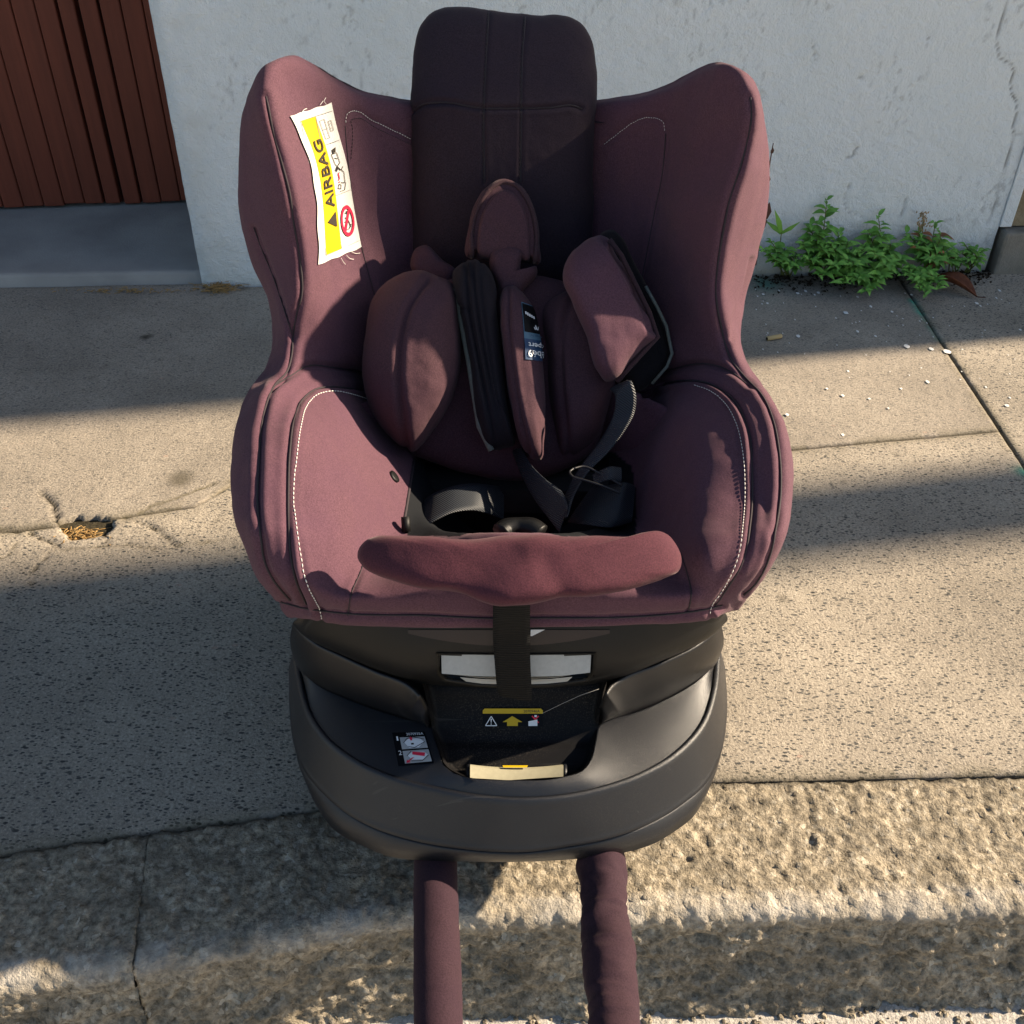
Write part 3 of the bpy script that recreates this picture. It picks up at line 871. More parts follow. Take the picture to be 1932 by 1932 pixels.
FVR = [(1298,1157),(1304,1120),(1296,1080),(1285,1045)]
def sm(p): return spline(np.array(p, float), 6)
disp = np.zeros_like(qx)
def groove(poly, depth, w):
    global disp
    d = dist_poly(qx, qy, sm(poly)) * zc / FPX
    disp -= front * depth * np.exp(-(d / w) ** 2)
    disp += front * depth * .25 * np.exp(-((d - 2.2 * w) / (1.3 * w)) ** 2)
for pl, dp, w in ((SL, .0036, .0026), (SR, .0036, .0026), (BANDL, .0028, .0022), (BANDR, .0028, .0022), (BSL, .0030, .0026), (BSR, .0030, .0026),
                  (WTL, .0034, .0026), (WTR, .0034, .0026), (STL, .0018, .0022), (STR, .0018, .0022), (HEM, .0026, .0024), (FVL, .0012, .0020), (FVR, .0014, .0020)):
    groove(pl, dp, w)
for pl in (PNL, PNR): groove(pl, .0016, .0026)
for a, b in ((WTL, STL), (WTR, STR)):
    mid = [((p[0] + q[0]) / 2, (p[1] + q[1]) / 2) for p, q in zip(resample(a, 30), resample(b, 30))]
    d = dist_poly(qx, qy, mid) * zc / FPX
    disp += front * .0032 * np.exp(-(d / .0034) ** 2)
disp += .0014 * fbm(g, 14, 3, 61) + .0008 * fbm(g, 60, 2, 66)
for pl in (SL, SR, WTL, WTR, BSL, BSR):        # puckering along the seams
    d = dist_poly(qx, qy, sm(pl)) * zc / FPX
    disp += front * .0007 * np.exp(-(d / .010) ** 2) * fbm(g * np.array([.5, .5, 1.0]), 130, 2, 77)
# soft drag wrinkles across the lower right and upper left bolsters
for (ax, ay, bx, by, wd, am) in ((1425,880,1455,1010,7,.0030),(1432,850,1440,900,6,.002),(1400,1000,1448,960,6,.0018),(505,790,545,800,5,.0010),(500,840,540,828,5,.0008),(1280,1085,1150,1120,9,-.002),(590,1060,640,1120,9,.0012)):
    d = dist_poly(qx, qy, [(ax, ay), (bx, by)])
    disp -= front * am * .4 * np.exp(-(d / (wd * 1.4)) ** 2)
g = g + n * disp[..., None]
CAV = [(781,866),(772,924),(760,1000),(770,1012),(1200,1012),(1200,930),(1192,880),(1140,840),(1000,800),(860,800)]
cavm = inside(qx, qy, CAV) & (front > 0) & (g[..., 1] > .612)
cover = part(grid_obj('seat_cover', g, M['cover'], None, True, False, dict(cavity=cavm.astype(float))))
cover_g = g
# cap over the top edge, front sheet to back sheet
i1 = int(np.searchsorted(CQU, CTU[1])); i2 = int(np.searchsorted(CQU, CTU[-2]))
fa = resample(g[0, i1:i2 + 1], 300)
fb = resample(np.vstack([g[0, :i1 + 1][::-1], g[0, i2:][::-1]]), 300)
cap = np.array([fa * (1 - t) + fb * t + [0, .016 * math.sin(math.pi * t) ** .5, -.004 * math.sin(math.pi * t)] for t in np.linspace(0, 1, 14)])
cap[0] = fa; 
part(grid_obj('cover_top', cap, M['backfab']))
nv_, nu_ = g.shape[:2]
gi = g[::2, ::2]
BV = BVHTree.FromPolygons(gi.reshape(-1, 3).tolist(), grid_faces(gi.shape[0], gi.shape[1]).tolist())
def cast(px, py, bv=None):
    d = ray(px, py); d = Vector(d / np.linalg.norm(d))
    h = (bv or BV).ray_cast(Vector(Cv), d)
    return (np.array(h[0]), np.array(h[1]) if Vector(h[1]).dot(d) < 0 else -np.array(h[1])) if h[0] is not None else (None, None)

def stitches(name, poly, mat, bv=None, step=.0042, ln=.0030, r=.00055, parent=cover, off=.0006, n=400):
    pts = []
    for x, y in resample(sm(poly), n):
        p, nn = cast(x, y, bv)
        if p is not None: pts.append(p + nn * off)
    if len(pts) < 3: return
    pts = np.array(pts)
    keep = [0]
    for i in range(1, len(pts)):
        if np.linalg.norm(pts[i] - pts[keep[-1]]) < .03: keep.append(i)
    pts = pts[keep]
    s = np.r_[0, np.cumsum(np.linalg.norm(np.diff(pts, axis=0), axis=1))]
    mb = MB()
    for a in np.arange(0, s[-1] - ln, step):
        q = np.array([[np.interp(u, s, pts[:, k]) for k in range(3)] for u in (a, a + ln * .5, a + ln)])
        mb.tube(q, [r * .5, r, r * .5], 5)
    o = mb.build(name, mat); sub(o, parent); return o
def seam(poly, r=.0008, off=.0001, bv=None, parent=None, mat=None):
    pts = []
    for x, y in resample(sm(poly), 160):
        p, nn = cast(x, y, bv)
        if p is not None and (not pts or np.linalg.norm(p - pts[-1]) < .05): pts.append(p + nn * off)
    if len(pts) > 4:
        pts = np.array(pts); pts[1:-1] = .25 * pts[:-2] + .5 * pts[1:-1] + .25 * pts[2:]
        mb = MB(); mb.tube(pts, r, 6); sub(mb.build('seam', mat or M['darkthread']), parent or cover)
for pl, r in ((SL, .0010), (SR, .0010), (BANDL, .0006), (BSL, .0007), (BSR, .0007), (WTL, .0009), (WTR, .0009), (HEM, .0008), (FVL, .0005), (FVR, .0005), ([(781, 868), (772, 924), (760, 998)], .0014), (PNL[5:], .0005), (PNR[4:], .0005)):
    seam(pl, r)
stitches('stitching', STL, M['thread'])
stitches('stitching', STR[2:], M['thread'], r=.00042)
stitches('stitching', PNL[:6], M['thread'], r=.0004, step=.0032, ln=.0022)
stitches('stitching', PNR[:5], M['thread'], r=.0003, step=.0032, ln=.0022)
PNL2 = [(x + 6, y + 14) for x, y in PNL[:5]] + [(664, 240), (662, 300)]
stitches('stitching', PNL2, M['darkthread'], r=.0004, step=.0032, ln=.0022)

# ---- generic cushion from a traced outline
def pillow(name, outline, yfun, bf, bb, mat, grooves=(), n=120, rings=22, power=2.4, center=None, wr=.0012, seed=1, parent=None, edge=0.0):
    b = closed_spline(outline, n)
    c = np.array(center) if center is not None else b.mean(0)
    G_ = []
    tt = np.linspace(0, 1, rings) ** 1.0
    # front from centre outwards, then back
    def ring(t, side):
        q = c + (b - c) * t
        y = yfun(q[:, 0], q[:, 1]) if side >= 0 else yfun(q[:, 0], q[:, 1])
        h = (1 - t ** (power * 2)) ** (1 / 2.0)
        y = y - (bf if side > 0 else -bb) * h
        return np.array([P(a[0], a[1], yy) for a, yy in zip(q, y)])
    for t in tt: G_.append(ring(max(t, .002), 1))
    for t in tt[::-1][1:]: G_.append(ring(max(t, .002), -1))
    g = np.array(G_)
    nn = np.cross(np.roll(g, -1, 1) - np.roll(g, 1, 1), np.gradient(g, axis=0)); nn /= np.linalg.norm(nn, axis=2, keepdims=True) + 1e-12
    if (nn[rings // 2] @ Fv).mean() > 0: nn = -nn
    qx, qy, zc = proj(g)
    fr = np.zeros(g.shape[:2]); fr[:rings] = 1
    dd = wr * fbm(g, 30, 3, seed) + wr * .5 * fbm(g, 90, 2, seed + 3)
    for gr in grooves:
        pl, dp, w = gr[:3]
        d = dist_poly(qx, qy, sm(pl)) * zc / FPX
        dd = dd - fr * (dp * np.exp(-(d / w) ** 2) - abs(dp) * .2 * np.exp(-((d - 2.2 * w) / (1.3 * w)) ** 2))
    g = g + nn * dd[..., None]
    o = grid_obj(name, g, mat, None, True, True)
    if parent is None: part(o)
    else: sub(o, parent)
    o['_g'] = 0; del o['_g']
    return o, g

def lin(p0, y0, p1, y1, kx=0.0, cx=957.0):
    return lambda px, py: y0 + (y1 - y0) * (py - p0) / (p1 - p0) + kx * (px - cx)

# ---- headrest panel
HR = [(776,300),(775,204),(779,119),(785,74),(793,50),(811,27),(834,16),(864,13),(923,20),(976,26),(1013,28),(1058,28),(1081,33),(1102,47),(1115,71),(1123,113),(1126,148),(1126,193),(1121,231),(1119,326),(1118,439),(1112,530),(1040,575),(950,590),(860,575),(786,530),(777,440)]
hy = lambda px, py: np.interp(py, [10, 200, 600], [1.085, 1.028, .970]) + .00003 * (px - 950) - .012 * (1 - ((px - 950) / 176) ** 2)
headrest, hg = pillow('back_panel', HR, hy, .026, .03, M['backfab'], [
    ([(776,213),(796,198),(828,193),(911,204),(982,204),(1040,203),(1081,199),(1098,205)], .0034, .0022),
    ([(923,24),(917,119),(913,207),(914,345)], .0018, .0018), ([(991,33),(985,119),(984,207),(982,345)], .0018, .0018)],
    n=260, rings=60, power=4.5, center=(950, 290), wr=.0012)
hb = hg[:60]
BVH_ = BVHTree.FromPolygons(hb.reshape(-1, 3).tolist(), grid_faces(hb.shape[0], hb.shape[1], True).tolist())
for pl_ in ([(776,213),(796,198),(828,193),(911,204),(982,204),(1040,203),(1081,199),(1098,205)], [(922,24),(917,119),(913,207),(914,345)], [(991,33),(985,119),(984,207),(982,345)]):
    seam(pl_, .0008, .0002, BVH_, headrest)
stitches('stitching', [(920,26),(914,119),(910,207),(911,345)], M['darkthread'], BVH_, r=.0004, parent=headrest)
stitches('stitching', [(988,36),(982,119),(981,207),(979,345)], M['darkthread'], BVH_, r=.0004, parent=headrest)

# ---- newborn insert
ins_y = lin(520, .905, 905, .800, .00002)
cush, _ = pillow('insert_back', [(795,545),(870,522),(957,515),(1060,530),(1120,555),(1150,640),(1150,720),(1112,858),(1035,898),(964,907),(898,898),(816,872),(777,856),(765,780),(765,660)],
    ins_y, .018, .03, M['insert'], n=140, rings=30, power=3)
lob_y = lin(511, .865, 852, .775, .00004)
lobeL, _ = pillow('insert_side_lobe', [(793,511),(812,517),(848,530),(866,600),(870,680),(850,760),(815,815),(777,852),(744,832),(711,795),(690,746),(682,697),(688,631),(705,562),(740,525)],
    lin(511, .880, 852, .792, .00003), .048, .05, M['insert'], [([(806,529),(773,575),(757,631),(752,697),(757,779),(767,845)], .0045, .0030)], n=140, rings=34, power=1.25, center=(772, 680), wr=.0016, seed=5)
lobeL2, _ = pillow('insert_side_lobe', [(1035,565),(1090,548),(1140,585),(1165,680),(1152,756),(1118,838),(1065,868),(1042,800),(1032,680)],
    lin(540, .890, 868, .812), .035, .04, M['insert'], [([(1080,560),(1062,620),(1058,700),(1066,790),(1075,860)], .0035, .003)], n=110, rings=28, power=1.4, seed=8)
tab, _ = pillow('insert_corner_tab', [(785,468),(800,462),(835,490),(862,512),(850,535),(800,520),(778,510)], lin(462, .930, 535, .905), .010, .012, M['insert'], n=60, rings=12)
hp_y = lin(339, .945, 560, .892)
head_pad, hpg = pillow('head_pad', [(882,482),(884,433),(895,390),(915,357),(948,340),(974,346),(997,371),(1012,410),(1017,456),(1015,496),(1004,500),(984,497),(960,500),(925,496),(900,490),(890,487)],
    hp_y, .022, .02, M['insert'], [([(896,484),(897,440),(907,398),(925,368),(950,351),(970,358),(988,381),(1001,415),(1005,456),(1004,496)], .0042, .0024),
    ([(895,482),(925,497)], .003, .003), ([(984,498),(1004,497)], .003, .003)], n=130, rings=30, power=2.6, center=(950, 430), seed=9)
neck, _ = pillow('head_pad_neck', [(926,470),(984,470),(984,512),(1012,504),(1014,512),(992,545),(965,575),(945,570),(938,540),(926,515)], lambda a, b: hp_y(a, b) - .012, .016, .02, M['insert'], n=90, rings=18, power=2.2, center=(957, 515), seed=12)
mb = MB()
hpB = BVHTree.FromPolygons(hpg[:30].reshape(-1, 3).tolist(), grid_faces(30, hpg.shape[1], True).tolist())
pts = [cast(x, y, hpB) for x, y in resample(sm([(890,484),(891,438),(902,394),(921,362),(949,345),(972,351),(992,375),(1006,411),(1011,456),(1009,494)]), 60)]
mb.tube([p + nn * .0008 for p, nn in pts if p is not None], .0022, 7)
sub(mb.build('piping', M['welt']), head_pad)

# ---- harness pads
dark_y = lin(495, .882, 845, .785)
padL, pg = pillow('harness_pad', [(857,509),(872,498),(898,491),(918,502),(933,529),(938,581),(945,647),(954,746),(964,812),(970,838),(948,846),(925,848),(905,805),(885,680),(866,581),(856,542)],
    dark_y, .026, .03, M['dark_fabric'], [([(880,500),(883,560),(905,690),(938,843)], .0036, .0018), ([(892,496),(897,560),(918,690),(950,843)], .0032, .0018), ([(905,496),(910,570),(930,700),(958,840)], .0024, .0018), ([(858,580),(884,582)], .002, .002)],
    n=130, rings=30, power=2.6, center=(910, 670), wr=.0010, seed=14)
sub(MB().build('x', None) if False else (lambda m: (m.tube([P(858, 545, .862) , P(866, 581, .852), P(885, 680, .822), P(905, 805, .786), P(927, 850, .772)], .0032, 8), m.build('reflective_piping', M['binding']))[1])(MB()), padL)
lab_y = lin(537, .868, 871, .770, .00010, 985)
padC, pcg = pillow('harness_pad', [(946,556),(958,538),(974,543),(997,565),(1014,608),(1024,680),(1029,763),(1027,828),(1017,868),(1000,863),(981,832),(964,763),(951,664),(944,600)],
    lab_y, .028, .03, M['insert'], [([(960,542),(960,620),(972,735),(998,858)], .0035, .0022)], n=130, rings=30, power=1.9, center=(988, 705), seed=16)
pr_y = lin(443, .898, 720, .812, .00006, 1150)
padRb, _ = pillow('harness_pad_flap', [(1135,440),(1155,433),(1175,450),(1195,493),(1228,555),(1254,614),(1267,667),(1257,692),(1230,722),(1208,738),(1185,720),(1170,640),(1140,520),(1128,470)],
    lambda a, b: pr_y(a, b) + .030, .014, .014, M['velcro'], [([(1165,460),(1190,520),(1240,620),(1250,665)], .003, .002)], n=120, rings=24, power=3, seed=19)
padR, prg = pillow('harness_pad', [(1061,516),(1073,483),(1096,460),(1122,446),(1142,446),(1162,476),(1182,506),(1211,565),(1234,614),(1238,636),(1211,662),(1192,682),(1162,716),(1145,720),(1129,703),(1106,631),(1080,575)],
    pr_y, .034, .024, M['cover'], [([(1140,452),(1160,480),(1183,520),(1212,578),(1230,625)], .0045, .0024), ([(1190,552),(1215,555)], .001, .003)], n=140, rings=34, power=2.6, center=(1148, 585), seed=21)
mb = MB(); mb.tube([P(1218, 540, .878), P(1240, 580, .87), P(1257, 615, .862), P(1268, 667, .85), P(1258, 692, .845), P(1230, 724, .84)], .0017, 8)
sub(mb.build('edge_binding', M['binding']), padRb)
mb = MB(); mb.tube([P(1150, 452, .880), P(1172, 482, .872), P(1198, 535, .857), P(1225, 590, .843), P(1241, 636, .831), P(1214, 664, .820), P(1190, 690, .812), P(1164, 720, .804)], .0024, 8)
sub(mb.build('edge_binding', M['welt']), padR)

# label on the middle pad
def surface_label(corner_fn, bv, ns, nt, off):
    g = np.zeros((nt, ns, 3)); nn = np.zeros_like(g); ok = np.ones((nt, ns), bool)
    for i in range(nt):
        for j in range(ns):
            p, q = cast(*corner_fn(j / (ns - 1), i / (nt - 1)), bv)
            if p is None: ok[i, j] = False; continue
            g[i, j] = p; nn[i, j] = q
    for i in range(nt):                        # extend over any missed edge
        good = np.where(ok[i])[0]
        if len(good) == 0: continue
        for j in np.where(~ok[i])[0]:
            k = good[np.argmin(abs(good - j))]; g[i, j] = g[i, k] + (g[i, k] - g[i, max(0, k - 1)]) * .2 * (j - k); nn[i, j] = nn[i, k]
    for _ in range(2):
        g[1:-1] = .25 * g[:-2] + .5 * g[1:-1] + .25 * g[2:]
    nn[:] = nn / (np.linalg.norm(nn, axis=2, keepdims=True) + 1e-9)
    return g + nn * off, nn

class Decal:
    clamp = True
    def __init__(s, g, nn, parent): s.g, s.n, s.par = g, nn, parent
    def at(s, u, v, lift=.0004):
        nt, ns = s.g.shape[:2]
        if u > 1 and s.clamp: u = 1 + (u - 1) * .02
        x = np.clip(u, 0, 1) * (ns - 1); y = np.clip(v, 0, 1) * (nt - 1)
        j = min(int(x), ns - 2); i = min(int(y), nt - 2); a, b = x - j, y - i
        w = [((1 - a) * (1 - b), i, j), (a * (1 - b), i, j + 1), ((1 - a) * b, i + 1, j), (a * b, i + 1, j + 1)]
        return sum(k * (s.g[p, q] + s.n[p, q] * lift) for k, p, q in w)
    def patch(s, name, u0, u1, v0, v1, mat, lift=.0004, nu=6, nv=14):
        g = np.array([[s.at(u, v, lift) for u in np.linspace(u0, u1, nu)] for v in np.linspace(v0, v1, nv)])
        return sub(grid_obj(name, g, mat), s.par)
    def poly(s, name, polys, mat, lift=.0012):
        mb = MB()
        for pl in polys: mb.add([s.at(u, v, lift) for u, v in pl], [tuple(range(len(pl)))])
        return sub(mb.build(name, mat, None, False), s.par)
    def strokes(s, name, lines, w, mat, lift=.0007, asp=1.0):
        mb = MB()
        for ln in lines:
            ln = np.array(ln, float)
            for a, b in zip(ln[:-1], ln[1:]):
                d = (b - a) * np.array([1, asp]); d /= np.linalg.norm(d) + 1e-9
                nrm = np.array([-d[1], d[0] / asp]) * w / 2
                mb.add([s.at(*(a + nrm), lift), s.at(*(b + nrm), lift), s.at(*(b - nrm), lift), s.at(*(a - nrm), lift)], [(0, 1, 2, 3)])
        return sub(mb.build(name, mat, None, False), s.par)
    def text(s, name, txt, org, xdir, ydir, mat, lift=.0014, bold=0.0):
        """xdir/ydir: (du,dv) spanned by the whole text box"""
        cu = bpy.data.curves.new('t', 'FONT'); cu.body = txt; cu.resolution_u = 3; cu.offset = bold
        ob = bpy.data.objects.new('t', cu); COL.objects.link(ob)
        dg = bpy.context.evaluated_depsgraph_get(); me = bpy.data.meshes.new_from_object(ob.evaluated_get(dg))
        bpy.data.objects.remove(ob); bpy.data.curves.remove(cu)
        co = np.array([v.co[:] for v in me.vertices]); lo, hi = co.min(0), co.max(0)
        for v, c in zip(me.vertices, co):
            a = (c[0] - lo[0]) / (hi[0] - lo[0]); b = (c[1] - lo[1]) / (hi[1] - lo[1])
            v.co = s.at(org[0] + xdir[0] * a + ydir[0] * b, org[1] + xdir[1] * a + ydir[1] * b, lift)
        me.materials.clear()
        return sub(new_obj(name, me, mat), s.par)

pcB = BVHTree.FromPolygons(pcg[:30].reshape(-1, 3).tolist(), grid_faces(30, pcg.shape[1], True).tolist())
le = np.array([(983, 570), (986, 600), (989, 640), (991, 678)]); re_ = np.array([(1005, 578), (1013, 608), (1020, 645), (1024, 682)])
def lc(a, b):
    L = resample(le, 50)[int(round(b * 49))]; R_ = resample(re_, 50)[int(round(b * 49))]
    return tuple(L * (1 - a) + R_ * a)
lg, ln_ = surface_label(lc, pcB, 10, 26, .0006)
brand = grid_obj('brand_label', lg, M['skyblue']); sub(brand, padC)
D = Decal(lg, ln_, padC)
D.patch('label_panel', .04, 1, .02, .52, M['sticker'])
D.patch('label_panel', .0, 1, .64, 1, M['navy'])
D.text('lettering', 'bébé9', (1.30, .84), (-1.14, -.01), (0, .12), M['white'], bold=.01)
D.text('lettering', 'expert', (1.30, .685), (-1.1, -.01), (0, .10), M['white'], bold=.01)
D.text('lettering', 'design by', (1.1, .555), (-.75, 0), (0, .05), M['navy'])
D.strokes('emblem', [[(.66, .40), (.70, .44), (.76, .44), (.78, .36), (.82, .44), (.88, .44), (.94, .38)]], .05, M['white'], asp=4)
for k in range(5):
    D.poly('lettering', [[(.16 + .13 * k, .21 + .012 * k), (.25 + .13 * k, .21 + .012 * k), (.25 + .13 * k, .16 + .012 * k), (.16 + .13 * k, .16 + .012 * k)]], M['white'])

# ---- airbag warning label on the wing
al = np.array([(545, 219), (560, 250), (574, 281), (585, 318), (591, 349), (596, 401), (598, 450), (599, 499)])
ar = np.array([(623, 194), (629, 222), (635, 247), (643, 275), (651, 305), (659, 348), (666, 392), (680, 467)])
ala, ara = resample(sm(al), 200), resample(sm(ar), 200)
def ac(a, b):
    k = int(round(b * 199)); wob = 1.2 * math.sin(b * 23) * (1 if a < .1 else 0)
    q = ala[k] * (1 - a) + ara[k] * a
    return (q[0] + wob, q[1] + 1.0 * math.sin(a * 17) * (1 if b < .03 or b > .97 else 0))
lg, ln_ = surface_label(ac, BV, 16, 60, .0014)
lo_ = grid_obj('airbag_label', lg, M['labelwhite']); part(lo_)
D = Decal(lg, ln_, lo_)
D.patch('yellow_band', .17, .54, .055, .955, M['yellow'], nv=40)
D.text('lettering', 'AIRBAG', (.46, .665), (0, -.46), (-.23, 0), M['ink'], bold=.012)
D.poly('warning_triangle', [[(.47, .70), (.47, .80), (.24, .75)]], M['ink'])
D.strokes('exclamation_mark', [[(.31, .75), (.39, .75)], [(.425, .75), (.445, .75)]], .03, M['yellow'], .0010, 4)
D.strokes('label_border', [[(.17, .052), (.97, .052)], [(.168, .052), (.168, .957)], [(.17, .957), (.97, .95)], [(.54, .06), (.54, .95)], [(.54, .255), (.97, .255)], [(.54, .60), (.97, .60)]], .012, M['inkgrey'], asp=4)
th = np.linspace(0, 2 * math.pi, 28)
ringp = [[(.75 + .17 * math.cos(a), .79 + .105 * math.sin(a)), (.75 + .17 * math.cos(b), .79 + .105 * math.sin(b)), (.75 + .125 * math.cos(b), .79 + .080 * math.sin(b)), (.75 + .125 * math.cos(a), .79 + .080 * math.sin(a))] for a, b in zip(th[:-1], th[1:])]
D.poly('prohibition_ring', ringp, M['red'])
D.strokes('prohibition_bar', [[(.84, .72), (.66, .86)]], .06, M['red'], asp=4)
D.strokes('pictogram', [[(.72, .735), (.77, .745), (.76, .725)], [(.70, .765), (.76, .775), (.80, .81), (.82, .84)], [(.68, .79), (.74, .80)], [(.69, .85), (.78, .845), (.84, .82)]], .02, M['ink'], asp=4)
D.strokes('pictogram', [[(.62, .56), (.66, .535), (.72, .545), (.70, .57), (.62, .56)], [(.72, .53), (.84, .54), (.86, .47), (.80, .45), (.86, .43)], [(.66, .585), (.80, .585), (.86, .54)], [(.62, .33), (.66, .40), (.70, .42), (.80, .40), (.78, .33), (.62, .33)], [(.68, .36), (.76, .37)]], .016, M['ink'], asp=4)
D.poly('pictogram', [[(.66, .30), (.78, .29), (.74, .325), (.66, .325)]], M['ink'])
D.strokes('pictogram', [[(.62, .44), (.70, .42), (.78, .45)], [(.64, .45), (.72, .43)]], .03, M['ink'], asp=4)
D.strokes('red_arrow', [[(.66, .51), (.70, .50), (.69, .465), (.73, .46)], [(.66, .525), (.70, .52)]], .03, M['red'], asp=4)
D.strokes('pictogram', [[(.60, .09), (.72, .09), (.72, .22), (.60, .22), (.60, .09)], [(.60, .155), (.72, .155)], [(.80, .11), (.88, .11), (.88, .18), (.80, .18), (.80, .11)], [(.82, .13), (.86, .13)], [(.82, .16), (.86, .16)]], .014, M['inkgrey'], asp=4)
mb = MB()
for (x0, y0, x1, y1, x2, y2) in ((612, 197, 608, 190, 611, 184), (660, 476, 668, 479, 676, 478), (640, 487, 644, 494, 648, 499), (650, 482, 656, 488, 664, 490), (575, 205, 570, 207, 566, 212), (600, 198, 604, 193, 606, 190)):
    q = []
    for x, y in ((x0, y0), (x1, y1), (x2, y2)):
        p, nn = cast(x, y)
        if p is not None: q.append(p + nn * .002)
    if len(q) == 3:
        mb = MB(); mb.tube(spline(q, 4), .0003, 4); sub(mb.build('loose_thread', M['thread']), lo_)

# ---- webbing straps
def ribbon(name, a, b, mat, thick=.0014, parent=None):
    A = spline(np.array([P(*p) for p in a]), 10); B = spline(np.array([P(*p) for p in b]), 10)
    m = min(len(A), len(B)); A, B = resample(A, m), resample(B, m)
    g = np.stack([A * (1 - s) + B * s for s in np.linspace(0, 1, 7)], 1)
    n = grid_normals(g)
    if (n.reshape(-1, 3) @ Fv).mean() > 0: n = -n
    edge = np.array([0, .7, 1, 1, 1, .7, 0])[None, :, None]
    top = g + n * thick * .5 * edge; bo = (g - n * thick * .5)[:, ::-1]
    o = grid_obj(name, np.concatenate([top, bo], 1), mat, None, True, True)
    return part(o) if parent is None else sub(o, parent)
ribbon('harness_strap', [(795,948,.755),(815,932,.748),(850,918,.752),(890,912,.765),(925,915,.78),(950,920,.80)], [(780,1005,.705),(815,985,.705),(850,968,.712),(890,962,.722),(925,970,.735),(950,980,.75)], M['webbing'])
ribbon('harness_strap', [(984,845,.79),(1000,875,.765),(1030,905,.74),(1062,930,.72),(1072,960,.70)], [(965,850,.80),(985,900,.765),(1010,945,.73),(1040,985,.70),(1055,1005,.69)], M['webbing'])
ribbon('harness_strap', [(1172,722,.80),(1190,718,.79),(1199,740,.785),(1198,775,.78),(1180,810,.77),(1150,850,.76),(1110,890,.745),(1085,930,.72),(1070,975,.69)],
                        [(1150,735,.80),(1160,745,.79),(1160,770,.785),(1150,800,.78),(1125,840,.77),(1095,880,.755),(1065,935,.73),(1058,955,.715),(1058,985,.70)], M['webbing'])
ribbon('harness_strap', [(1120,915,.755),(1150,915,.745),(1175,910,.74),(1198,915,.75)], [(1070,985,.715),(1110,990,.70),(1150,995,.695),(1192,985,.71)], M['webbing'])
ribbon('harness_strap', [(1118,895,.735),(1150,880,.735),(1172,882,.74)], [(1122,915,.725),(1150,905,.722),(1172,910,.725)], M['webbing'])
mb = MB(); mb.tube(spline([P(1082, 884, .733), P(1075, 890, .728), P(1078, 897, .722), P(1110, 908, .712), P(1140, 918, .705), P(1170, 930, .70)], 5), .0011, 8)
mb.tube(spline([P(1082, 884, .733), P(1100, 880, .738), P(1135, 895, .73), P(1172, 915, .718)], 5), .0011, 8)
part(mb.build('adjuster_buckle', M['metal']))
mb = MB(); q = spline([P(945, 1006, .64), P(955, 998, .645), P(980, 995, .648), P(1005, 997, .645), P(1020, 1008, .64)], 5); mb.tube(q, .009, 10)
part(mb.build('crotch_buckle', M['plastic_smooth']))
mb = MB(); q = cast(743, 900)
if q[0] is not None:
    mb.tube([q[0] - q[1] * .001, q[0] + q[1] * .0016, q[0] + q[1] * .0020], [.0062, .0062, .0040], 18)
    sub(mb.build('snap_button', M['plastic_smooth']), cover)
mb = MB(); mb.tube([P(765, 975, .684), P(766, 990, .680), P(767, 1003, .676)], .004, 8); sub(mb.build('side_clip', M['plastic_smooth']), cover)

# ---- front pad, wavy, lies over the lip
FP = [(677,1034),(689,1021),(707,1013),(750,1012),(799,1013),(858,1019),(899,1018),(947,1010),(1013,1015),(1072,1017),(1117,1013),(1191,1012),(1221,1004),(1244,1002),(1262,1010),(1277,1028),(1287,1055),(1283,1075),(1250,1093),(1206,1108),(1132,1120),(1043,1129),(984,1136),(932,1138),(902,1132),(858,1120),(799,1110),(739,1093),(710,1084),(686,1070),(674,1049)]
fy = lambda px, py: np.interp(py, [1000, 1140], [.566, .520]) + .012 * ((px - 985) / 310) ** 2
fpad, _ = pillow('front_pad', FP, fy, .013, .012, M['pad'], [([(850,1112),(900,1080),(935,1055),(960,1035)], .0026, .016), ([(1060,1110),(1045,1085),(1035,1065)], .0016, .010), ([(960,1100),(1000,1060),(1010,1030)], -.0026, .022)],
    n=260, rings=40, power=4.0, center=(980, 1068), wr=.0006, seed=33)
ribbon('pull_strap', [(930,1132,.525),(930,1160,.530),(930,1200,.545),(934,1260,.550),(938,1300,.552),(941,1312,.554)], [(1000,1132,.525),(1000,1160,.530),(1000,1200,.545),(1001,1260,.550),(1003,1300,.552),(1003,1322,.553)], M['blackweb'], .002)

# ---- black plastic bowl under the seat
hemc = [(566,1163,.622),(583,1164,.604),(609,1168,.594),(660,1175,.584),(760,1180,.578),(957,1182,.574),(1150,1180,.580),(1250,1175,.586),(1298,1170,.592),(1340,1160,.604),(1366,1152,.628)]
bowb = [(560,1180,.150),(582,1212,.146),(651,1252,.142),(710,1279,.140),(775,1299,.138),(860,1308,.136),(957,1312,.136),(1060,1309,.136),(1150,1298,.138),(1180,1290,.140),(1250,1261,.142),(1320,1222,.146),(1353,1182,.150)]
N = 190
A = resample(spline(np.array([P(*p) for p in hemc]), 10), N); B = resample(spline(np.array([G(p[0], p[1], p[2] + .034) for p in bowb]), 10), N)
Bd = B - np.array([-.005, .72, 0]); Bd[:, 2] = 0; B = B - Bd / np.linalg.norm(Bd, axis=1, keepdims=True) * .008
rows = []
for t in np.linspace(0, 1, 44):
    q = A * (1 - t) + B * t
    d = q - np.array([-.005, .76, 0]); d[:, 2] = 0; d /= np.linalg.norm(d, axis=1, keepdims=True)
    rows.append(q + d * .010 * math.sin(math.pi * t))
q = B.copy(); d = q - np.array([-.005, .76, 0]); d[:, 2] = 0
rows.append(q - d * .10 + [0, 0, -.004]); rows.append(q - d * .3 + [0, 0, -.05])
bg_ = np.array(rows)
qx, qy, _ = proj(bg_)
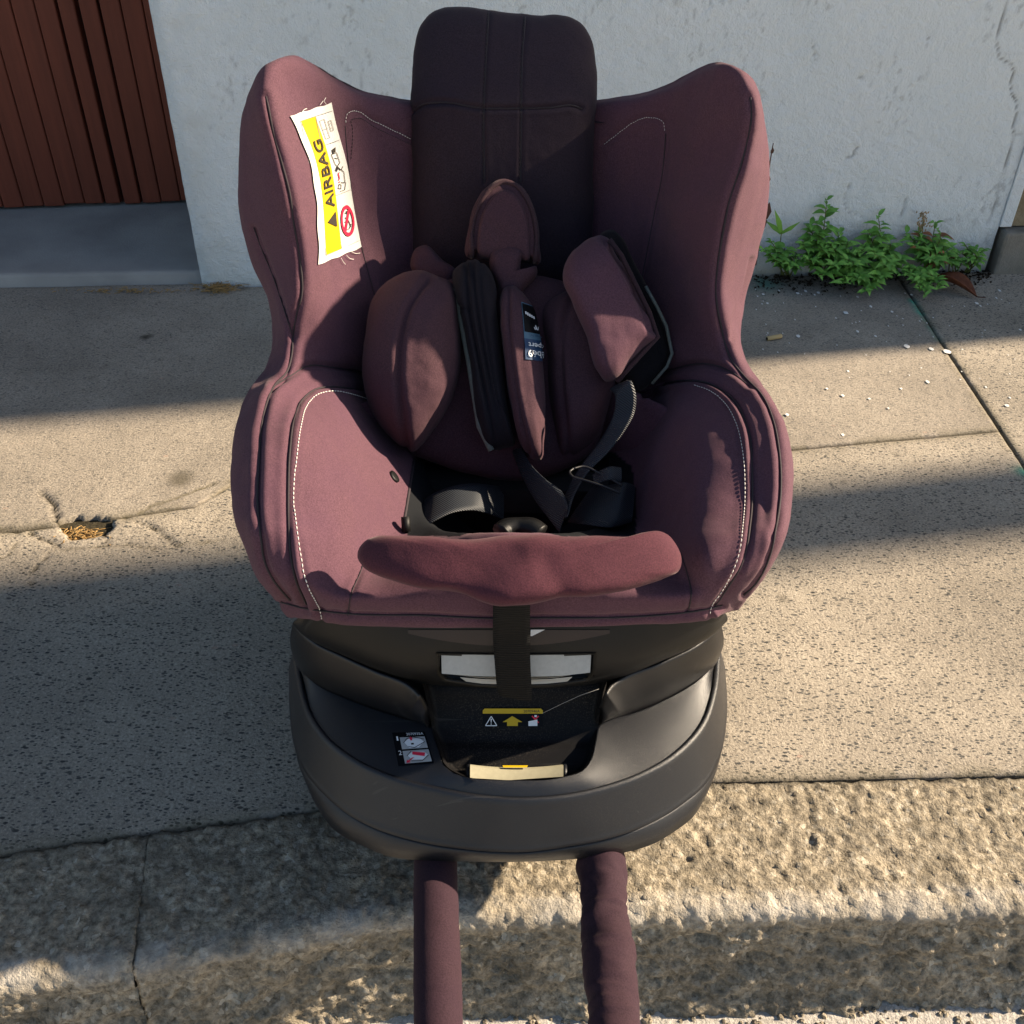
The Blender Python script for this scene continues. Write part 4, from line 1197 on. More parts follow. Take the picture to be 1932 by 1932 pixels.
fc = lambda a: .25 * (a[:-1, :-1] + a[1:, :-1] + a[:-1, 1:] + a[1:, 1:])
mask = ~((fc(qx) > 829) & (fc(qx) < 1119) & (fc(qy) > 1236) & (fc(qy) < 1236 + 56 - 16 * np.abs((fc(qx) - 974) / 145) ** 2))
bowl = part(grid_obj('bowl_shell', bg_, M['plastic_smooth'], mask=mask))
gb = bg_[:44]; BB = BVHTree.FromPolygons(gb.reshape(-1, 3).tolist(), grid_faces(gb.shape[0], gb.shape[1]).tolist())
back_ = [bg_[0], bg_[0] + [0, .3, -.01]]
mb = MB(); outl = [(822,1231),(900,1232),(974,1233),(1050,1232),(1126,1231),(1121,1270),(1112,1283),(1050,1292),(974,1296),(900,1293),(836,1283),(826,1270)]
fr_o, fr_i, fr_b = [], [], []
oc = resample(np.array(outl + outl[:1], float), 90)[:-1]; cc = np.array([974, 1262.])
for x, y in oc:
    p, nn = cast(x, y, BB); fr_o.append(p + nn * .0012)
    xi, yi = cc + (np.array([x, y]) - cc) * np.array([.965, .90]); p2, n2 = cast(xi, yi, BB); fr_i.append(p2 + n2 * .0004); fr_b.append(p2 + np.array([0, .035, 0.0]))
gfr = np.array([fr_o, fr_i, fr_b])
part(grid_obj('handle_recess', gfr, M['plastic_smooth'], None, True, True))
mb = MB(); mb.add(fr_b, [tuple(range(len(fr_b)))]); sub(mb.build('recess_back', M['plastic_smooth'], None, False), bowl)
# grey recline lever inside the recess
def lever(name, topl, midl, botl, mat, dy, par=None):
    rows = []
    for ln, off in ((topl, .012), (topl, 0.0), (midl, -.006), (botl, .002), (botl, .016)):
        r = []
        for x, y in resample(np.array(ln, float), 40):
            p, nn = cast(x, y, BB); r.append(p + np.array([0, dy + off, 0]))
        rows.append(r)
    return part(grid_obj(name, np.array(rows), mat, None, False))
lev = lever('recline_lever', [(832,1237),(974,1239),(1116,1237)], [(834,1266),(890,1270),(974,1272),(1060,1270),(1113,1264)], [(842,1279),(900,1287),(974,1290),(1050,1287),(1106,1276)], M['lever_grey'], .003)
mb = MB()
for a in (-1, 1):
    pass
q = [cast(x, y, BB)[0] + np.array([0, -.0035, 0]) for x, y in ((868,1272),(905,1275),(974,1277),(1040,1275),(1080,1271),(1070,1280),(1030,1284),(974,1286),(910,1284),(880,1280))]
mb.add(q, [tuple(range(len(q)))]); sub(mb.build('lever_grip', simple('grip_grey', (.36, .375, .37), .4), None, False), lev)
# maroon warning band printed under the hem
gbn = np.array([[(lambda h: h[0] + h[1] * .0006)(cast(x, 1186 + 30 * t * (1 - ((x - 960) / 215) ** 2) + 2, BB)) for x in np.linspace(770, 1150, 40)] for t in np.linspace(0, 1, 6)])
sub(grid_obj('printed_band', gbn, simple('maroon_band', (.018, .010, .011), .35)), bowl)
gbn = np.array([[(lambda h: h[0] + h[1] * .0010)(cast(x, y, BB)) for x, y in ((1001, 1187), (1028, 1187))], [(lambda h: h[0] + h[1] * .0010)(cast(x, y, BB)) for x, y in ((1001, 1199), (1004, 1199))]])
sub(grid_obj('white_tag', gbn, M['white']), bowl)

# ---- base
BC = np.array([-.004, .700]); DZ = .038
def curve(pts, zs, n=240):
    p = resample(spline(np.array(pts, float), 8), n)
    t = np.linspace(0, 1, n)
    zz = np.interp(t, np.linspace(0, 1, len(zs)), zs) if np.ndim(zs) else np.full(n, zs)
    return np.array([G(a, b, z) for (a, b), z in zip(p, zz)])
def angled(c):
    """re-sample a curve by angle about the base centre, 0 = front"""
    th = np.arctan2(c[:, 0] - BC[0], -(c[:, 1] - BC[1]))
    return th
TH = np.linspace(-1.62, 1.62, 300)
def by_angle(pts, z):
    c = curve(pts, z, 400); th = angled(c); o = np.argsort(th)
    return np.stack([np.interp(TH, th[o], c[o, k]) for k in range(3)], 1)
ground_ol = [(556,1290),(560,1400),(574,1470),(598,1522),(634,1569),(680,1594),(742,1618),(800,1623),(891,1626),(987,1626),(1083,1621),(1166,1611),(1235,1591),(1278,1565),(1306,1543),(1330,1506),(1354,1430),(1358,1290)]
groove_ol = [(545,1262),(547,1350),(555,1408),(574,1456),(610,1500),(651,1535),(706,1565),(775,1587),(816,1596),(871,1604),(930,1609),(987,1610),(1070,1600),(1139,1587),(1221,1559),(1290,1518),(1331,1482),(1359,1427),(1371,1354),(1368,1262)]
ridge_ol = [(552,1235),(559,1282),(579,1354),(606,1394),(659,1438),(739,1475),(822,1497),(890,1510),(954,1516),(1072,1510),(1132,1497),(1221,1465),(1280,1429),(1333,1369),(1354,1304),(1360,1235)]
r0 = by_angle(ground_ol, .004 + DZ); r1 = by_angle(groove_ol, .031 + DZ); r3 = by_angle(ridge_ol, .073 + DZ)
def shrink(c, k, dz): 
    d = c - np.array([*BC, 0]); d[:, 2] = 0
    d /= np.linalg.norm(d, axis=1, keepdims=True); return c - d * k + [0, 0, dz]
# full circle for the hidden rear: mirror by extending straight back
def close_back(c, n=120):
    a = c[-1]; b = c[0]
    t = np.linspace(0, math.pi, n + 2)[1:-1]
    r = abs(a[0] - b[0]) / 2; cx = (a[0] + b[0]) / 2; cy = (a[1] + b[1]) / 2
    arc = np.stack([cx + r * np.cos(t), cy + r * 1.25 * np.sin(t), np.full(n, (a[2] + b[2]) / 2)], 1)
    return np.vstack([c, arc])
low = np.array([close_back(x) for x in (shrink(r0, .012, -.003), r0, shrink(r0 * .5 + r1 * .5, -.001, 0), shrink(r1, .0015, -.0042), shrink(r1, .0028, -.0032), shrink(r1, .008, -.003))])
part(grid_obj('base_foot', low, M['plastic'], None, True, True))
low2 = np.array([close_back(shrink(r0, k, dz)) for k, dz in ((.012, -.003), (.07, -.004), (.10, -.116), (.13, -.116))])
part(grid_obj('foot_rail', low2, M['plastic_smooth'], None, True, True))
mids = [shrink(r1, .008, -.001), shrink(r1, .003, -.0006), shrink(r1, .0010, .0002), shrink(r1, 0, .0018)] + [r1 * (1 - t) + r3 * t + (r3 - r1) * 0 for t in np.linspace(.1, .94, 10)] + [shrink(r3, .0003, .0009), shrink(r3, .0016, .0024), shrink(r3, .0034, .0031), shrink(r3, .0050, .0028), shrink(r3, .0058, .0008), shrink(r3, .0060, -.002)]
mids = np.array([close_back(x) for x in mids])
part(grid_obj('base_ring', mids, M['plastic'], None, True, True))
# plateau between ridge and skirt / well rim
inner = [(556,1247),(570,1268),(591,1287),(665,1322),(725,1343),(790,1361),(806,1364),(814,1372),(821,1395),(828,1415),(837,1443),(858,1459),(890,1468),(959,1472),(1067,1465),(1100,1453),(1116,1430),(1124,1395),(1130,1368),(1142,1359),(1191,1346),(1250,1322),(1333,1270),(1357,1240)]
Np = 420
inn = resample(spline(np.array(inner, float), 8), Np)
inc = np.array([G(a, b, .084 + DZ) for a, b in inn])
rid = np.array([G(a, b, .0755 + DZ) for a, b in resample(spline(np.array(ridge_ol, float), 8), 800)])
rid = shrink(rid, .0062, -.0012)
# match each inner point with the ridge point at the same angle
ti = np.arctan2(inc[:, 0] - BC[0], -(inc[:, 1] - BC[1])); ti = np.maximum.accumulate(ti)
tr = np.arctan2(rid[:, 0] - BC[0], -(rid[:, 1] - BC[1])); o = np.argsort(tr)
ro = np.stack([np.interp(np.linspace(ti[0], ti[-1], Np) * .35 + ti * .65, tr[o], rid[o, k]) for k in range(3)], 1)
pg_ = np.array([ro * (1 - t) + inc * t + [0, 0, .0015 * math.sin(math.pi * t)] for t in np.linspace(0, 1, 26)])
lipd = inc - np.array([G(968, 1410, .06 + DZ)]); 
pg_ = np.concatenate([pg_, (inc + [0, 0, -.0015])[None] + 0], 0)
plateau = part(grid_obj('base_deck', pg_, M['plastic']))
BVP = BVHTree.FromPolygons(pg_.reshape(-1, 3).tolist(), grid_faces(pg_.shape[0], pg_.shape[1]).tolist())
# well
wl = [(806,1362),(814,1372),(821,1395),(828,1415),(837,1443),(858,1459),(890,1468)]
wellrows = []
for py, yb, xl, xr in ((1284,.634,796,1146),(1300,.628,800,1140),(1325,.622,806,1135),(1350,.615,811,1131),(1372,.608,815,1129),(1390,.603,820,1125),(1402,.598,824,1122),(1412,.592,828,1119),(1425,.586,832,1116),(1440,.579,838,1112),(1452,.573,850,1102),(1462,.568,870,1084),(1474,.562,895,1060)):
    r = []
    for s in np.linspace(-1, 1, 60):
        x = (xl + xr) / 2 + s * (xr - xl) / 2
        yb_ = yb * .948
        base = P((xl + xr) / 2 + np.sign(s) * min(abs(s), .93) / .93 * (xr - xl) / 2 * .985, py, yb_)
        k = max(0, abs(s) - .86) / .14
        edge = G(x, py, .0845 + DZ) if py > 1362 else P(x, py, yb_ - .012)
        r.append(base * (1 - k ** 1.5) + edge * k ** 1.5)
    wellrows.append(r)
wg = spline_grid(np.array(wellrows), .003)
well = part(grid_obj('base_well', wg, M['well']))
BW = BVHTree.FromPolygons(wg.reshape(-1, 3).tolist(), grid_faces(wg.shape[0], wg.shape[1]).tolist())
# front wall of the well (behind the rim)
fw = np.array([[G(a, b, .0843 + DZ) for a, b in resample(np.array(inner[8:19], float), 60)], [G(a, b, .0843 + DZ) + np.array([0, .004, -.05]) for a, b in resample(np.array(inner[8:19], float), 60)]])
sub(grid_obj('well_wall', fw, M['well']), well)
# raised skirts left and right
for side, bt, tp in ((0, [(556,1247),(570,1268),(591,1287),(665,1322),(725,1343),(770,1357),(800,1366),(812,1371)], [(553,1173),(562,1188),(576,1203),(651,1244),(710,1271),(769,1296),(795,1322),(811,1364)]),
                     (1, [(1357,1240),(1345,1258),(1333,1270),(1250,1322),(1191,1346),(1155,1357),(1138,1362),(1130,1364)], [(1360,1176),(1346,1196),(1324,1215),(1250,1253),(1176,1283),(1155,1298),(1138,1333),(1130,1358)])):
    n_ = 120
    zt = [.143, .143, .142, .140, .138, .136, .116, .087]
    Bt = resample(spline(np.array(bt, float), 8), n_); Tp = resample(spline(np.array(tp, float), 8), n_)
    b3 = np.array([G(a, b, .083 + DZ) for a, b in Bt])
    zz = np.interp(np.linspace(0, 1, n_), [0, .1, .2, .45, .65, .84, .93, 1], zt)
    t3 = np.array([G(a, b, z + DZ) for (a, b), z in zip(Tp, zz)])
    rows = [b3 + [0, 0, -.002]]
    for t in np.linspace(0.04, .96, 14):
        q = b3 * (1 - t) + t3 * t
        d = q - np.array([*BC, 0]); d[:, 2] = 0; d /= np.linalg.norm(d, axis=1, keepdims=True)
        rows.append(q + d * .0035 * math.sin(math.pi * t))
    rows += [shrink(t3, .0004, .0000), shrink(t3, .0016, .0008), shrink(t3, .0034, .0004), shrink(t3, .0045, -.003), shrink(b3, .012, .0)]
    part(grid_obj('skirt', np.array(rows), M['skirt']))
core = np.array([close_back(shrink(r3, k, dz)) for k, dz in ((.030, .062), (.032, .02), (.034, -.05))])
mb = MB(); q = [BC[0] + .118 * math.cos(a) for a in ()]
cz = np.array([[(BC[0] + rr * math.cos(a), BC[1] + .01 + rr * math.sin(a), z) for a in np.linspace(0, 2 * math.pi, 72, endpoint=False)] for rr, z in ((.10, .165), (.105, .165), (.105, .0))])
part(grid_obj('base_core', cz, M['well'], None, True, True))
mb = MB(); mb.box(-.165, .155, .78, 1.03, -.06, .235); part(mb.build('base_rear', M['plastic_smooth'], None, False, .03))
# beige release lever
mb = MB()
gl = []
for py, yb in ((1446, .5445), (1447, .5425), (1452, .537), (1476, .5265)):
    gl.append([P(x, py + 6.5 * (1 - ((x - 975) / 92) ** 2) - 4.5, yb) for x in np.linspace(887, 1063, 30)])
gl = np.array(gl)
rel = part(grid_obj('release_lever', gl, M['lever_beige']))
gl2 = np.array([[P(x, 1443.5, .5440) for x in np.linspace(948, 996, 8)], [P(x, 1447.5, .5405) for x in np.linspace(950, 994, 8)]])
sub(grid_obj('yellow_tab', gl2 + [0, -.0006, .0004], M['yellow']), rel)
for xx in (884, 1065):
    mb = MB(); mb.tube([P(xx, 1444, .543), P(xx + (1 if xx > 970 else -1), 1456, .537), P(xx + (2 if xx > 970 else -1), 1470, .531)], .0022, 8)
    sub(mb.build('lever_end', M['plastic']), rel)

# ---- stickers on the base
def quad_fn(tl, tr_, br, bl):
    tl, tr_, br, bl = map(lambda p: np.array(p, float), (tl, tr_, br, bl))
    return lambda a, b: tuple((tl * (1 - a) + tr_ * a) * (1 - b) + (bl * (1 - a) + br * a) * b)
lg, ln_ = surface_label(quad_fn((740,1383),(801,1381),(819,1440),(752,1446)), BVP, 12, 12, .0006)
st1 = grid_obj('instruction_sticker', lg, M['sticker']); part(st1)
D = Decal(lg, ln_, st1)
for v0, v1 in ((.16, .52), (.57, .95)):
    D.patch('diagram_panel', .20, .96, v0, v1, M['stickgrey'])
D.text('lettering', '2070935A', (.42, .125), (.52, 0), (0, -.075), M['white'])
D.text('lettering', '1', (.10, .27), (.05, 0), (0, -.13), M['white'])
D.text('lettering', '2', (.08, .70), (.09, 0), (0, -.13), M['white'])
D.poly('diagram', [[(.30, .32), (.45, .22), (.80, .22), (.90, .34), (.70, .50), (.42, .50)]], M['white'], .0009)
D.poly('diagram', [[(.32, .72), (.48, .62), (.82, .64), (.90, .74), (.74, .88), (.42, .86)]], M['white'], .0009)
D.strokes('diagram_line', [[(.28, .34), (.40, .22), (.60, .17), (.92, .26)], [(.40, .46), (.58, .50), (.92, .34)], [(.30, .74), (.45, .60)], [(.40, .90), (.70, .92), (.92, .76)]], .018, M['ink'], .0011)
D.poly('red_mark', [[(.50, .28), (.50, .22), (.46, .22), (.53, .165), (.60, .22), (.56, .22), (.56, .28)], [(.48, .62), (.84, .68), (.80, .79), (.46, .71)], [(.44, .80), (.50, .80), (.34, .90), (.36, .94), (.24, .95), (.28, .85), (.31, .88)]], M['red'], .0012)
D.poly('diagram', [[(.50, .36), (.58, .36), (.58, .41), (.50, .41)]], M['ink'], .0012)
# central warning sticker: separate printed marks on the well's rear wall
lg, ln_ = surface_label(quad_fn((911,1336),(1024,1336),(1024,1370),(911,1370)), BW, 16, 10, .0005)
st2 = grid_obj('warning_sticker', lg, M['sticker']); part(st2)
D = Decal(lg, ln_, st2)
D.poly('yellow_bar', [[(.0, .28), (.0, .10), (.03, 0), (.97, 0), (1, .10), (1, .28)]], M['yellow'])
D.text('lettering', '2070946A', (.68, .22), (.27, 0), (0, -.15), M['ink'])
D.poly('yellow_arrow', [[(.49, .42), (.66, .76), (.585, .76), (.585, .97), (.405, .97), (.405, .76), (.33, .76)]], M['yellow'])
D.strokes('warning_triangle', [[(.14, .44), (.235, .96), (.045, .96), (.14, .44)]], .014, M['white'], asp=.3)
D.poly('exclamation_mark', [[(.128, .58), (.152, .58), (.144, .80), (.136, .80)], [(.132, .84), (.148, .84), (.148, .90), (.132, .90)]], M['white'])
D.poly('pictogram', [[(.76, .97), (.76, .72), (.91, .62), (.91, .97)]], M['white'])
D.strokes('red_cross', [[(.82, .42), (.93, .80)], [(.93, .42), (.82, .80)]], .022, M['red'], .0009, .3)
D.poly('pictogram', [[(.86, .36), (.90, .36), (.90, .48), (.86, .48)]], M['white'])
mb = MB(); mb.tube([P(1023, 1346, .575), P(1060, 1328, .573), P(1095, 1312, .571), P(1130, 1300, .569)], .00012, 4)
sub(mb.build('loose_thread', M['thread']), well)

# ---- fabric covered support tubes
def fabtube(name, pts, r, seed, wrinkle, bias):
    c = spline(np.array(pts, float), 24); m = len(c)
    c = resample(c, 260); t = np.gradient(c, axis=0); t /= np.linalg.norm(t, axis=1, keepdims=True)
    a0 = np.cross(t, [0, 0, 1.0]); a0 /= np.linalg.norm(a0, axis=1, keepdims=True); b0 = np.cross(a0, t)
    n = 72; th = np.linspace(0, 2 * math.pi, n, endpoint=False)
    g = np.zeros((260, n, 3))
    s = np.linspace(0, 1, 260)[:, None]
    dirv = a0[:, None] * np.cos(th)[None, :, None] + b0[:, None] * np.sin(th)[None, :, None]
    g = c[:, None] + dirv * r
    q = g * np.array([.6, 1.0, .6])
    w = wrinkle * (fbm(q, 38, 3, seed) - .25 * np.abs(vnoise(q * np.array([.5, 2.2, .5]), 55, seed + 4))) * np.clip((s * 3.0), .25, 1)
    g = g + dirv * w[..., None]
    return part(grid_obj(name, g, M['tubefab'], None, True, True))
ty = .62
def gz(px, py, z): return G(px, py, z)
rL, rR = .0192, .0212
pl = [gz(822, 1560, rL + .004), gz(822, 1650, rL + .004), gz(825, 1800, rL + .004), gz(828, 1960, rL + .004)]
pr_ = [gz(1130, 1560, rR + .004), gz(1135, 1650, rR + .004), gz(1148, 1800, rR + .004), gz(1157, 1960, rR + .004)]
def ext(p): d = p[-1] - p[-2]; return p + [p[-1] + d * .8]
fabtube('support_tube', [pl[0] + (pl[0] - pl[1])] + ext(pl), rL, 71, .0012, 0)
fabtube('support_tube', [pr_[0] + (pr_[0] - pr_[1])] + ext(pr_), rR, 73, .0060, 0)

# ================================================================== SMALL THINGS
# leafy weeds at the foot of the wall
def leaf_mesh(w=.42):
    V, Fc = [], []
    n = 7
    for i in range(n):
        t = i / (n - 1); hw = w * .5 * math.sin(math.pi * min(1, t ** .8 * .98 + .01)) * (1 - .35 * t)
        z = .12 * math.sin(t * math.pi) - .10 * t * t
        V += [(-hw, t, z + hw * .35), (0, t, z), (hw, t, z + hw * .35)]
    for i in range(n - 1):
        a = 3 * i; Fc += [(a, a + 1, a + 4, a + 3), (a + 1, a + 2, a + 5, a + 4)]
    return mesh_from(V, Fc, True, 'leaf')
LEAF = [leaf_mesh(.46), leaf_mesh(.56), leaf_mesh(.38)]
LEAFR = leaf_mesh(.45)
for m_ in LEAF: m_.materials.append(M['leaf'])
LEAFR.materials.append(M['leaf_red'])
def add_leaf(par, base, d, up, L, me):
    d = Vector(d).normalized(); x = d.cross(Vector(up)).normalized(); z = x.cross(d)
    mt = Matrix((x, d, z)).transposed().to_4x4()
    o = bpy.data.objects.new('leaf', me); COL.objects.link(o); o.parent = par
    o.matrix_parent_inverse = Matrix.Translation(par.location).inverted()
    o.matrix_basis = Matrix.Translation(Vector(base)) @ mt @ Matrix.Scale(L, 4)
def weed(label, px, py, stems, leafL=.020, red=.0, name='weed_plant'):
    """stems: (tip px, tip py, forward offset from the wall)"""
    b = G(px, py); b[1] = min(b[1], wall_y(b[0]) - .012)
    root = empty(name, tuple(b)); tag(root, label, 'plant', 'weeds at the foot of the wall')
    mb = MB()
    for (tx, ty_, fo) in stems:
        yy = wall_y(G(tx, 500)[0]) - fo
        tip = P(tx, ty_, yy); tip[2] = max(tip[2], .008)
        midp = (b + tip) / 2 + np.array([random.uniform(-.01, .01), -.006, .012])
        c = spline(np.array([b + [random.uniform(-.012, .012), 0, .001], midp, tip]), 8)
        mb.tube(c, np.linspace(.0016, .0007, len(c)), 5)
        L = np.linalg.norm(np.diff(c, axis=0), axis=1).sum()
        nn = max(3, int(L / .011)); ang = random.random() * 6
        for k in range(nn):
            t = .22 + .78 * (k + 1) / nn; p = c[min(len(c) - 1, int(t * (len(c) - 1)))]
            ang += 2.4 + random.uniform(-.3, .3)
            for q in range(2):
                a = ang + q * math.pi
                d = (math.cos(a), math.sin(a) - .35, random.uniform(-.05, .5))
                ll = leafL * random.uniform(.75, 1.3) * (1 - .35 * max(0, t - .75) / .25)
                me = LEAFR if random.random() < red else random.choice(LEAF)
                if p[1] + d[1] * ll < wall_y(p[0]) - .002: add_leaf(root, p, d, (0, -.35, 1), ll, me)
    o = mb.build('stem', M['stem']); adopt(o, root)
    return root
weed('low green weed nearest the car seat, yellowish flower heads', 1470, 505, [(1455, 455, .04), (1440, 470, .05), (1480, 465, .03), (1462, 490, .07), (1500, 480, .05), (1450, 485, .03), (1490, 500, .08)], .026)
weed('tall upright green weed with the highest leafy tip', 1540, 507, [(1560, 378, .02), (1530, 425, .03), (1585, 440, .03), (1515, 460, .05), (1550, 470, .06), (1545, 440, .04), (1570, 460, .05), (1525, 490, .08)], .030)
weed('broad bushy weed in front of the tall upright one', 1590, 520, [(1600, 455, .05), (1570, 500, .10), (1610, 500, .11), (1590, 535, .13), (1630, 470, .06), (1545, 520, .10), (1620, 530, .13), (1575, 470, .06), (1600, 490, .09)], .032)
weed('leafy weed with a pointed tip in the middle of the row', 1660, 510, [(1657, 408, .02), (1640, 440, .03), (1680, 460, .04), (1650, 480, .08), (1630, 550, .14), (1670, 500, .10), (1700, 490, .07), (1660, 530, .13), (1640, 470, .05)], .031)
weed('dense weed with reddening leaves under the dry seed head', 1745, 505, [(1765, 422, .02), (1735, 440, .02), (1775, 450, .04), (1785, 480, .05), (1720, 465, .05), (1755, 490, .09), (1735, 470, .05), (1780, 465, .03), (1710, 440, .02)], .031, .12)
weed('trailing weed creeping out over the pavement', 1735, 530, [(1745, 558, .17), (1725, 530, .14), (1770, 545, .14), (1715, 505, .09), (1760, 520, .12), (1735, 545, .15), (1700, 520, .11)], .022)
weed('small weed in the corner beside the plinth', 1820, 505, [(1815, 475, .03), (1840, 470, .03), (1858, 470, .05), (1800, 470, .02), (1830, 490, .06), (1845, 485, .05), (1820, 460, .02)], .019)
weed('sparse weed between the reddening weed and the corner', 1790, 505, [(1795, 478, .03), (1805, 490, .05), (1780, 495, .07), (1790, 465, .02)], .021)
# thin long-leaved weed and the dry reddish stalk beside the right wing
rt = empty('grass_weed', tuple(G(1462, 500))); tag(rt, 'thin weed with three long narrow leaves beside the right wing', 'plant')
mb = MB(); b = G(1468, 505); y0 = wall_y(b[0]) - .02
LL = mesh_from([(-.06, 0, 0), (.06, 0, 0), (-.09, .5, .12), (.09, .5, .12), (0, 1, .05)], [(0, 1, 3, 2), (2, 3, 4)], True, 'leaf'); LL.materials.append(M['leaf'])
c = spline(np.array([P(1470, 500, y0), P(1472, 460, y0), P(1475, 435, y0)]), 6); mb.tube(c, .0010, 5); adopt(mb.build('stem', M['stem']), rt)
for tx, ty_ in ((1460, 393), (1511, 417), (1442, 415)):
    tip = P(tx, ty_, y0 - .01); ba = P(1474, 440, y0); add_leaf(rt, ba, tip - ba, (0, -1, .3), float(np.linalg.norm(tip - ba)), LL)
rt = empty('dry_stalk', tuple(G(1445, 500))); tag(rt, 'dry reddish-brown stalk rising beside the right wing', 'plant')
mb = MB(); y0 = wall_y(.25) - .03
c = spline(np.array([P(1425, 500, y0), P(1437, 430, y0), P(1446, 360, y0), P(1452, 310, y0), P(1459, 270, y0)]), 8); mb.tube(c, np.linspace(.0022, .0009, len(c)), 6); adopt(mb.build('stem', M['deadstem']), rt)
DL = mesh_from([(-.2, .1, 0), (.2, .1, 0), (-.28, .5, .1), (.25, .55, .08), (0, 1, 0), (0, 0, 0)], [(5, 1, 0), (0, 1, 3, 2), (2, 3, 4)], True, 'leaf'); DL.materials.append(M['deadstem'])
for a, b_, L in (((1440, 415), (1455, 374), .035), ((1437, 432), (1443, 392), .03), ((1448, 345), (1453, 328), .014), ((1456, 290), (1460, 270), .012)):
    ba = P(*a, y0 - .004); tip = P(*b_, y0 - .006); add_leaf(rt, ba, tip - ba, (0, -1, .2), L, DL)
# dry seed head
rt = empty('seed_head', tuple(G(1745, 505))); tag(rt, 'dry beige seed head above the reddening weed', 'plant')
mb = MB(); y0 = wall_y(.8) - .025
mb.tube([P(1738, 500, y0), P(1740, 450, y0), P(1742, 405, y0)], .001, 5)
adopt(mb.build('stem', M['stem']), rt)
mb = MB()
for k in range(60):
    p = P(1741 + random.gauss(0, 6), 417 + random.uniform(-16, 20), y0 + random.uniform(-.006, .006)); mb.tube([p, p + [random.uniform(-.003, .003), -.002, .004]], [.0016, .0004], 5)
adopt(mb.build('seeds', simple('seed', (.42, .30, .16), .8)), rt)

# dark soil crumbs under the weeds
mb = MB()
for k in range(900):
    px = random.choice([random.uniform(1425, 1640), random.uniform(1640, 1870)]); py = random.gauss(525, 14) if px < 1640 else random.gauss(518, 10)
    if py < 503: continue
    p = G(px, py); s = random.uniform(.0015, .0055)
    if p[1] > wall_y(p[0]) - .004: continue
    v = [p + np.array([random.uniform(-s, s), random.uniform(-s, s), random.uniform(0, s * 1.3)]) for _ in range(5)]
    mb.add(v, [(0, 1, 2), (0, 2, 3), (0, 3, 4), (1, 2, 4), (2, 3, 4), (0, 1, 4), (1, 3, 4)])
tag(mb.build('soil_litter', M['soil'], None, False), 'dark crumbs of soil and litter under the weeds', 'soil', None, 'stuff')
# dry grass at the wall corner, along the threshold and in the hole
def straw(name, label, n, cx, cy, sx, sy, z0, L, fn=None):
    mb = MB()
    for k in range(n):
        p = G(random.gauss(cx, sx), random.gauss(cy, sy)); a = random.uniform(0, 6.28); l = L * random.uniform(.4, 1.2); p[2] = z0 + random.uniform(0, .004)
        q = p + np.array([math.cos(a) * l, math.sin(a) * l * .6, random.uniform(0, .35) * l]); m_ = (p + q) / 2 + np.array([random.uniform(-1, 1), random.uniform(-1, 1), .6]) * l * .15
        mb.tube(spline([p, m_, q], 3), [.0008] * 6 + [.0003], 4) if False else mb.tube(spline([p, m_, q], 3), .0006, 4)
    return tag(mb.build(name, M['drygrass']), label, 'dry grass', None, 'stuff')
straw('dry_grass', 'tuft of dry straw at the foot of the wall corner', 150, 415, 546, 16, 4, .001, .022)
straw('dry_grass', 'wisps of dry straw along the gate threshold', 90, 240, 552, 55, 2, .001, .012)
straw('dry_grass', 'dry straw filling the hole in the pavement', 260, 140, 1008, 18, 7, -.012, .024)
# fallen brown leaf
g_ = []
a, b = G(1757, 522, .012), G(1843, 560, .004)
ax = (b - a); nrm = np.cross(ax, [0, 0, 1]); nrm /= np.linalg.norm(nrm)
for s in np.linspace(0, 1, 16):
    w_ = .019 * math.sin(math.pi * min(1, s * .93 + .07)) ** .8 + .0004
    g_.append([a + ax * s + nrm * w_ * u + np.array([0, 0, .016 * u * u * math.sin(math.pi * s) + .006 * math.sin(math.pi * s) + .003 * (u > 0) ]) for u in np.linspace(-1, 1, 9)])
lf = empty('fallen_leaf', tuple(a)); tag(lf, 'curled brown dead leaf lying on the pavement beside the weeds', 'leaf')
o = grid_obj('blade', np.array(g_), M['dryleaf']); o.modifiers.new('s', 'SOLIDIFY').thickness = .0008; adopt(o, lf)
mb = MB(); mb.tube(spline([b - ax * .02, b + ax * .06 + np.array([0, 0, .002]), b + ax * .16 + np.array([.004, .006, .003])], 4), [.0012] * 8 + [.0008], 5) ; adopt(mb.build('stalk', M['deadstem']), lf)
# cigarette end
a, b = G(1447, 639, .0042), G(1474, 634, .0042)
bt = empty('cigarette_end', tuple(a)); tag(bt, 'tan cigarette end lying on the pavement right of the seat', 'cigarette end')
mb = MB(); mb.tube([a, a + (b - a) * .04, a + (b - a) * .96, b], [.0030, .0040, .0040, .0034], 14); adopt(mb.build('filter', M['butt']), bt)
mb = MB(); mb.tube([a - (b - a) * .03, a + (b - a) * .005], [.0022, .0031], 10); adopt(mb.build('ash', M['soil']), bt)
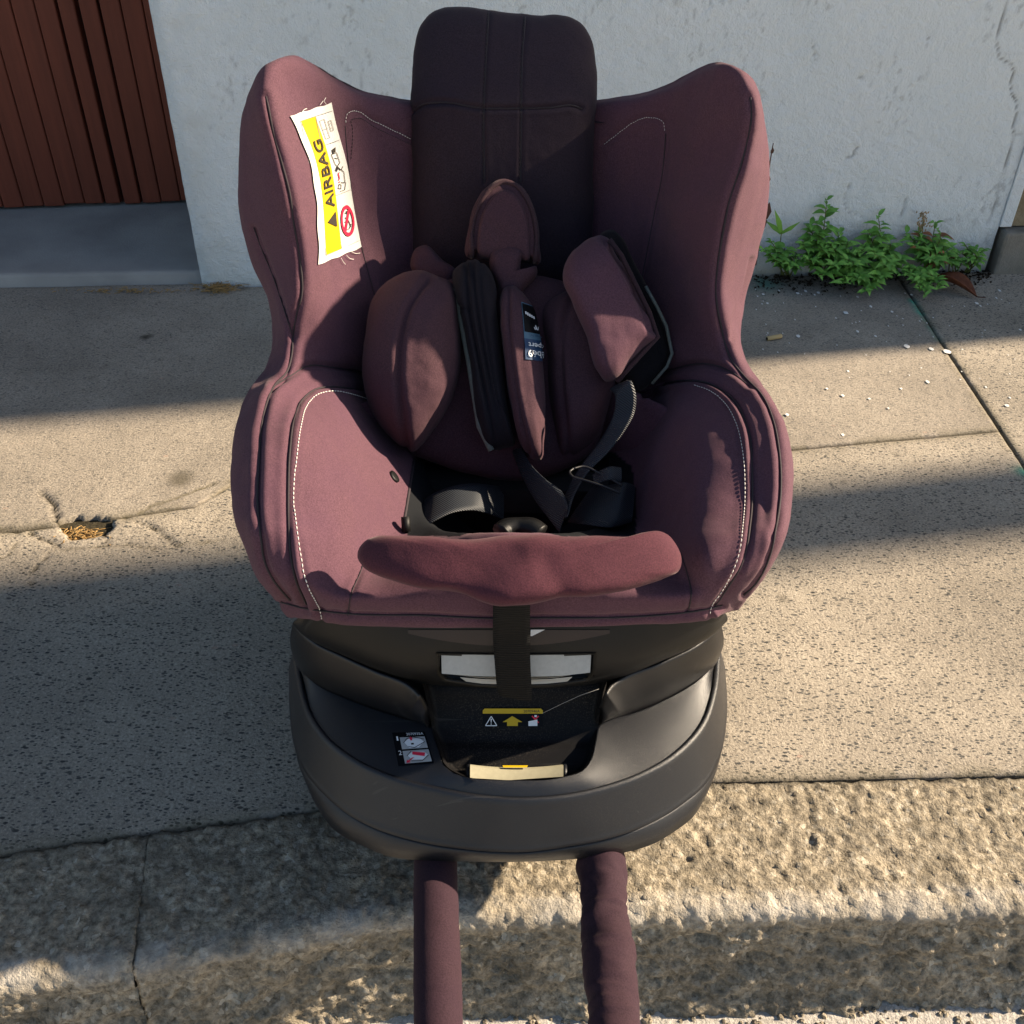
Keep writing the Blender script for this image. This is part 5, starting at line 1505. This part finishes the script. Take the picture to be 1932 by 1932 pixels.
# spilt white paint drops
mb = MB()
drops = [(1711,653,9,5),(1757,658,7,4),(1787,663,11,6),(1750,720,5,4),(1506,564+70,6,4),(1596,590,7,4),(1544,552,5,3),(1505,523+30,5,3),(1520,529+20,4,3),(1643,578,4,3),(1683,588,4,2),(1618,625,4,3),(1652,634,4,2),(1590,746,5,3),(1560,733,4,2),(1640,752,4,2),(1485,782,6,3),(1618,560,4,2),(1440,555,4,2),(1448,572,4,2),(1470,548,3,2),(1537,556,3,2),(1720,556,4,2),(1886,548,4,3),(1880,562,3,2),(1843,572,5,3),(1925,622,4,2),(1850,577,3,2),(1632,540,4,2),(1700,733,4,2),(1860,730,3,2),(1900,765,7,3),(1905,750,3,2),(1676,770,3,2),(1590,820,5,3),(1600,700,4,2)]
for k in range(60): drops.append((random.uniform(1420, 1930), random.uniform(545, 720), random.uniform(1, 2.4), random.uniform(.7, 1.4)))
for (px, py, rx, ry) in drops:
    c = G(px, py, .0014); e = abs(G(px + rx, py, .0014)[0] - c[0]) * .62; f_ = abs(G(px, py + ry, .0022)[1] - c[1]) * .6
    n_ = 12; ph = random.random() * 6
    v = [c + np.array([e * math.cos(2 * math.pi * i / n_) * (1 + .15 * math.sin(3 * i + ph)), f_ * math.sin(2 * math.pi * i / n_) * (1 + .15 * math.sin(2 * i + ph)), 0]) for i in range(n_)] + [c + [0, 0, .0006]]
    mb.add(v, [(i, (i + 1) % n_, n_) for i in range(n_)])
tag(mb.build('paint_drops', M['paint_drop']), 'scattered drops of white paint on the pavement', 'paint', None, 'stuff')
# little stones on the road at the kerb foot
mb = MB()
for k in range(160):
    px, py = random.uniform(900, 1990), random.uniform(1905, 1960)
    p = G(px, py, ROAD_Z); s = random.uniform(.001, .004) if k > 3 else .007
    th = np.linspace(0, 2 * math.pi, 7)[:-1]
    v = [p + np.array([s * math.cos(a) * random.uniform(.7, 1.2), s * math.sin(a) * random.uniform(.7, 1.2), 0]) for a in th] + [p + np.array([s * .5 * math.cos(a), s * .5 * math.sin(a), s * random.uniform(.5, .9)]) for a in th]
    mb.add(v, [(i, (i + 1) % 6, 6 + (i + 1) % 6, 6 + i) for i in range(6)] + [tuple(range(6, 12))])
tag(mb.build('gravel', M['granite'], None, False), 'loose grit on the road below the kerb', 'gravel', None, 'stuff')

# the seat stands on its folded support leg: real size and height above the kerb
SEAT_SIZE = .915
SEAT.scale = (SEAT_SIZE,) * 3
SEAT.location = (0, .735 * SEAT_SIZE, CAM_H * (1 - SEAT_SIZE))
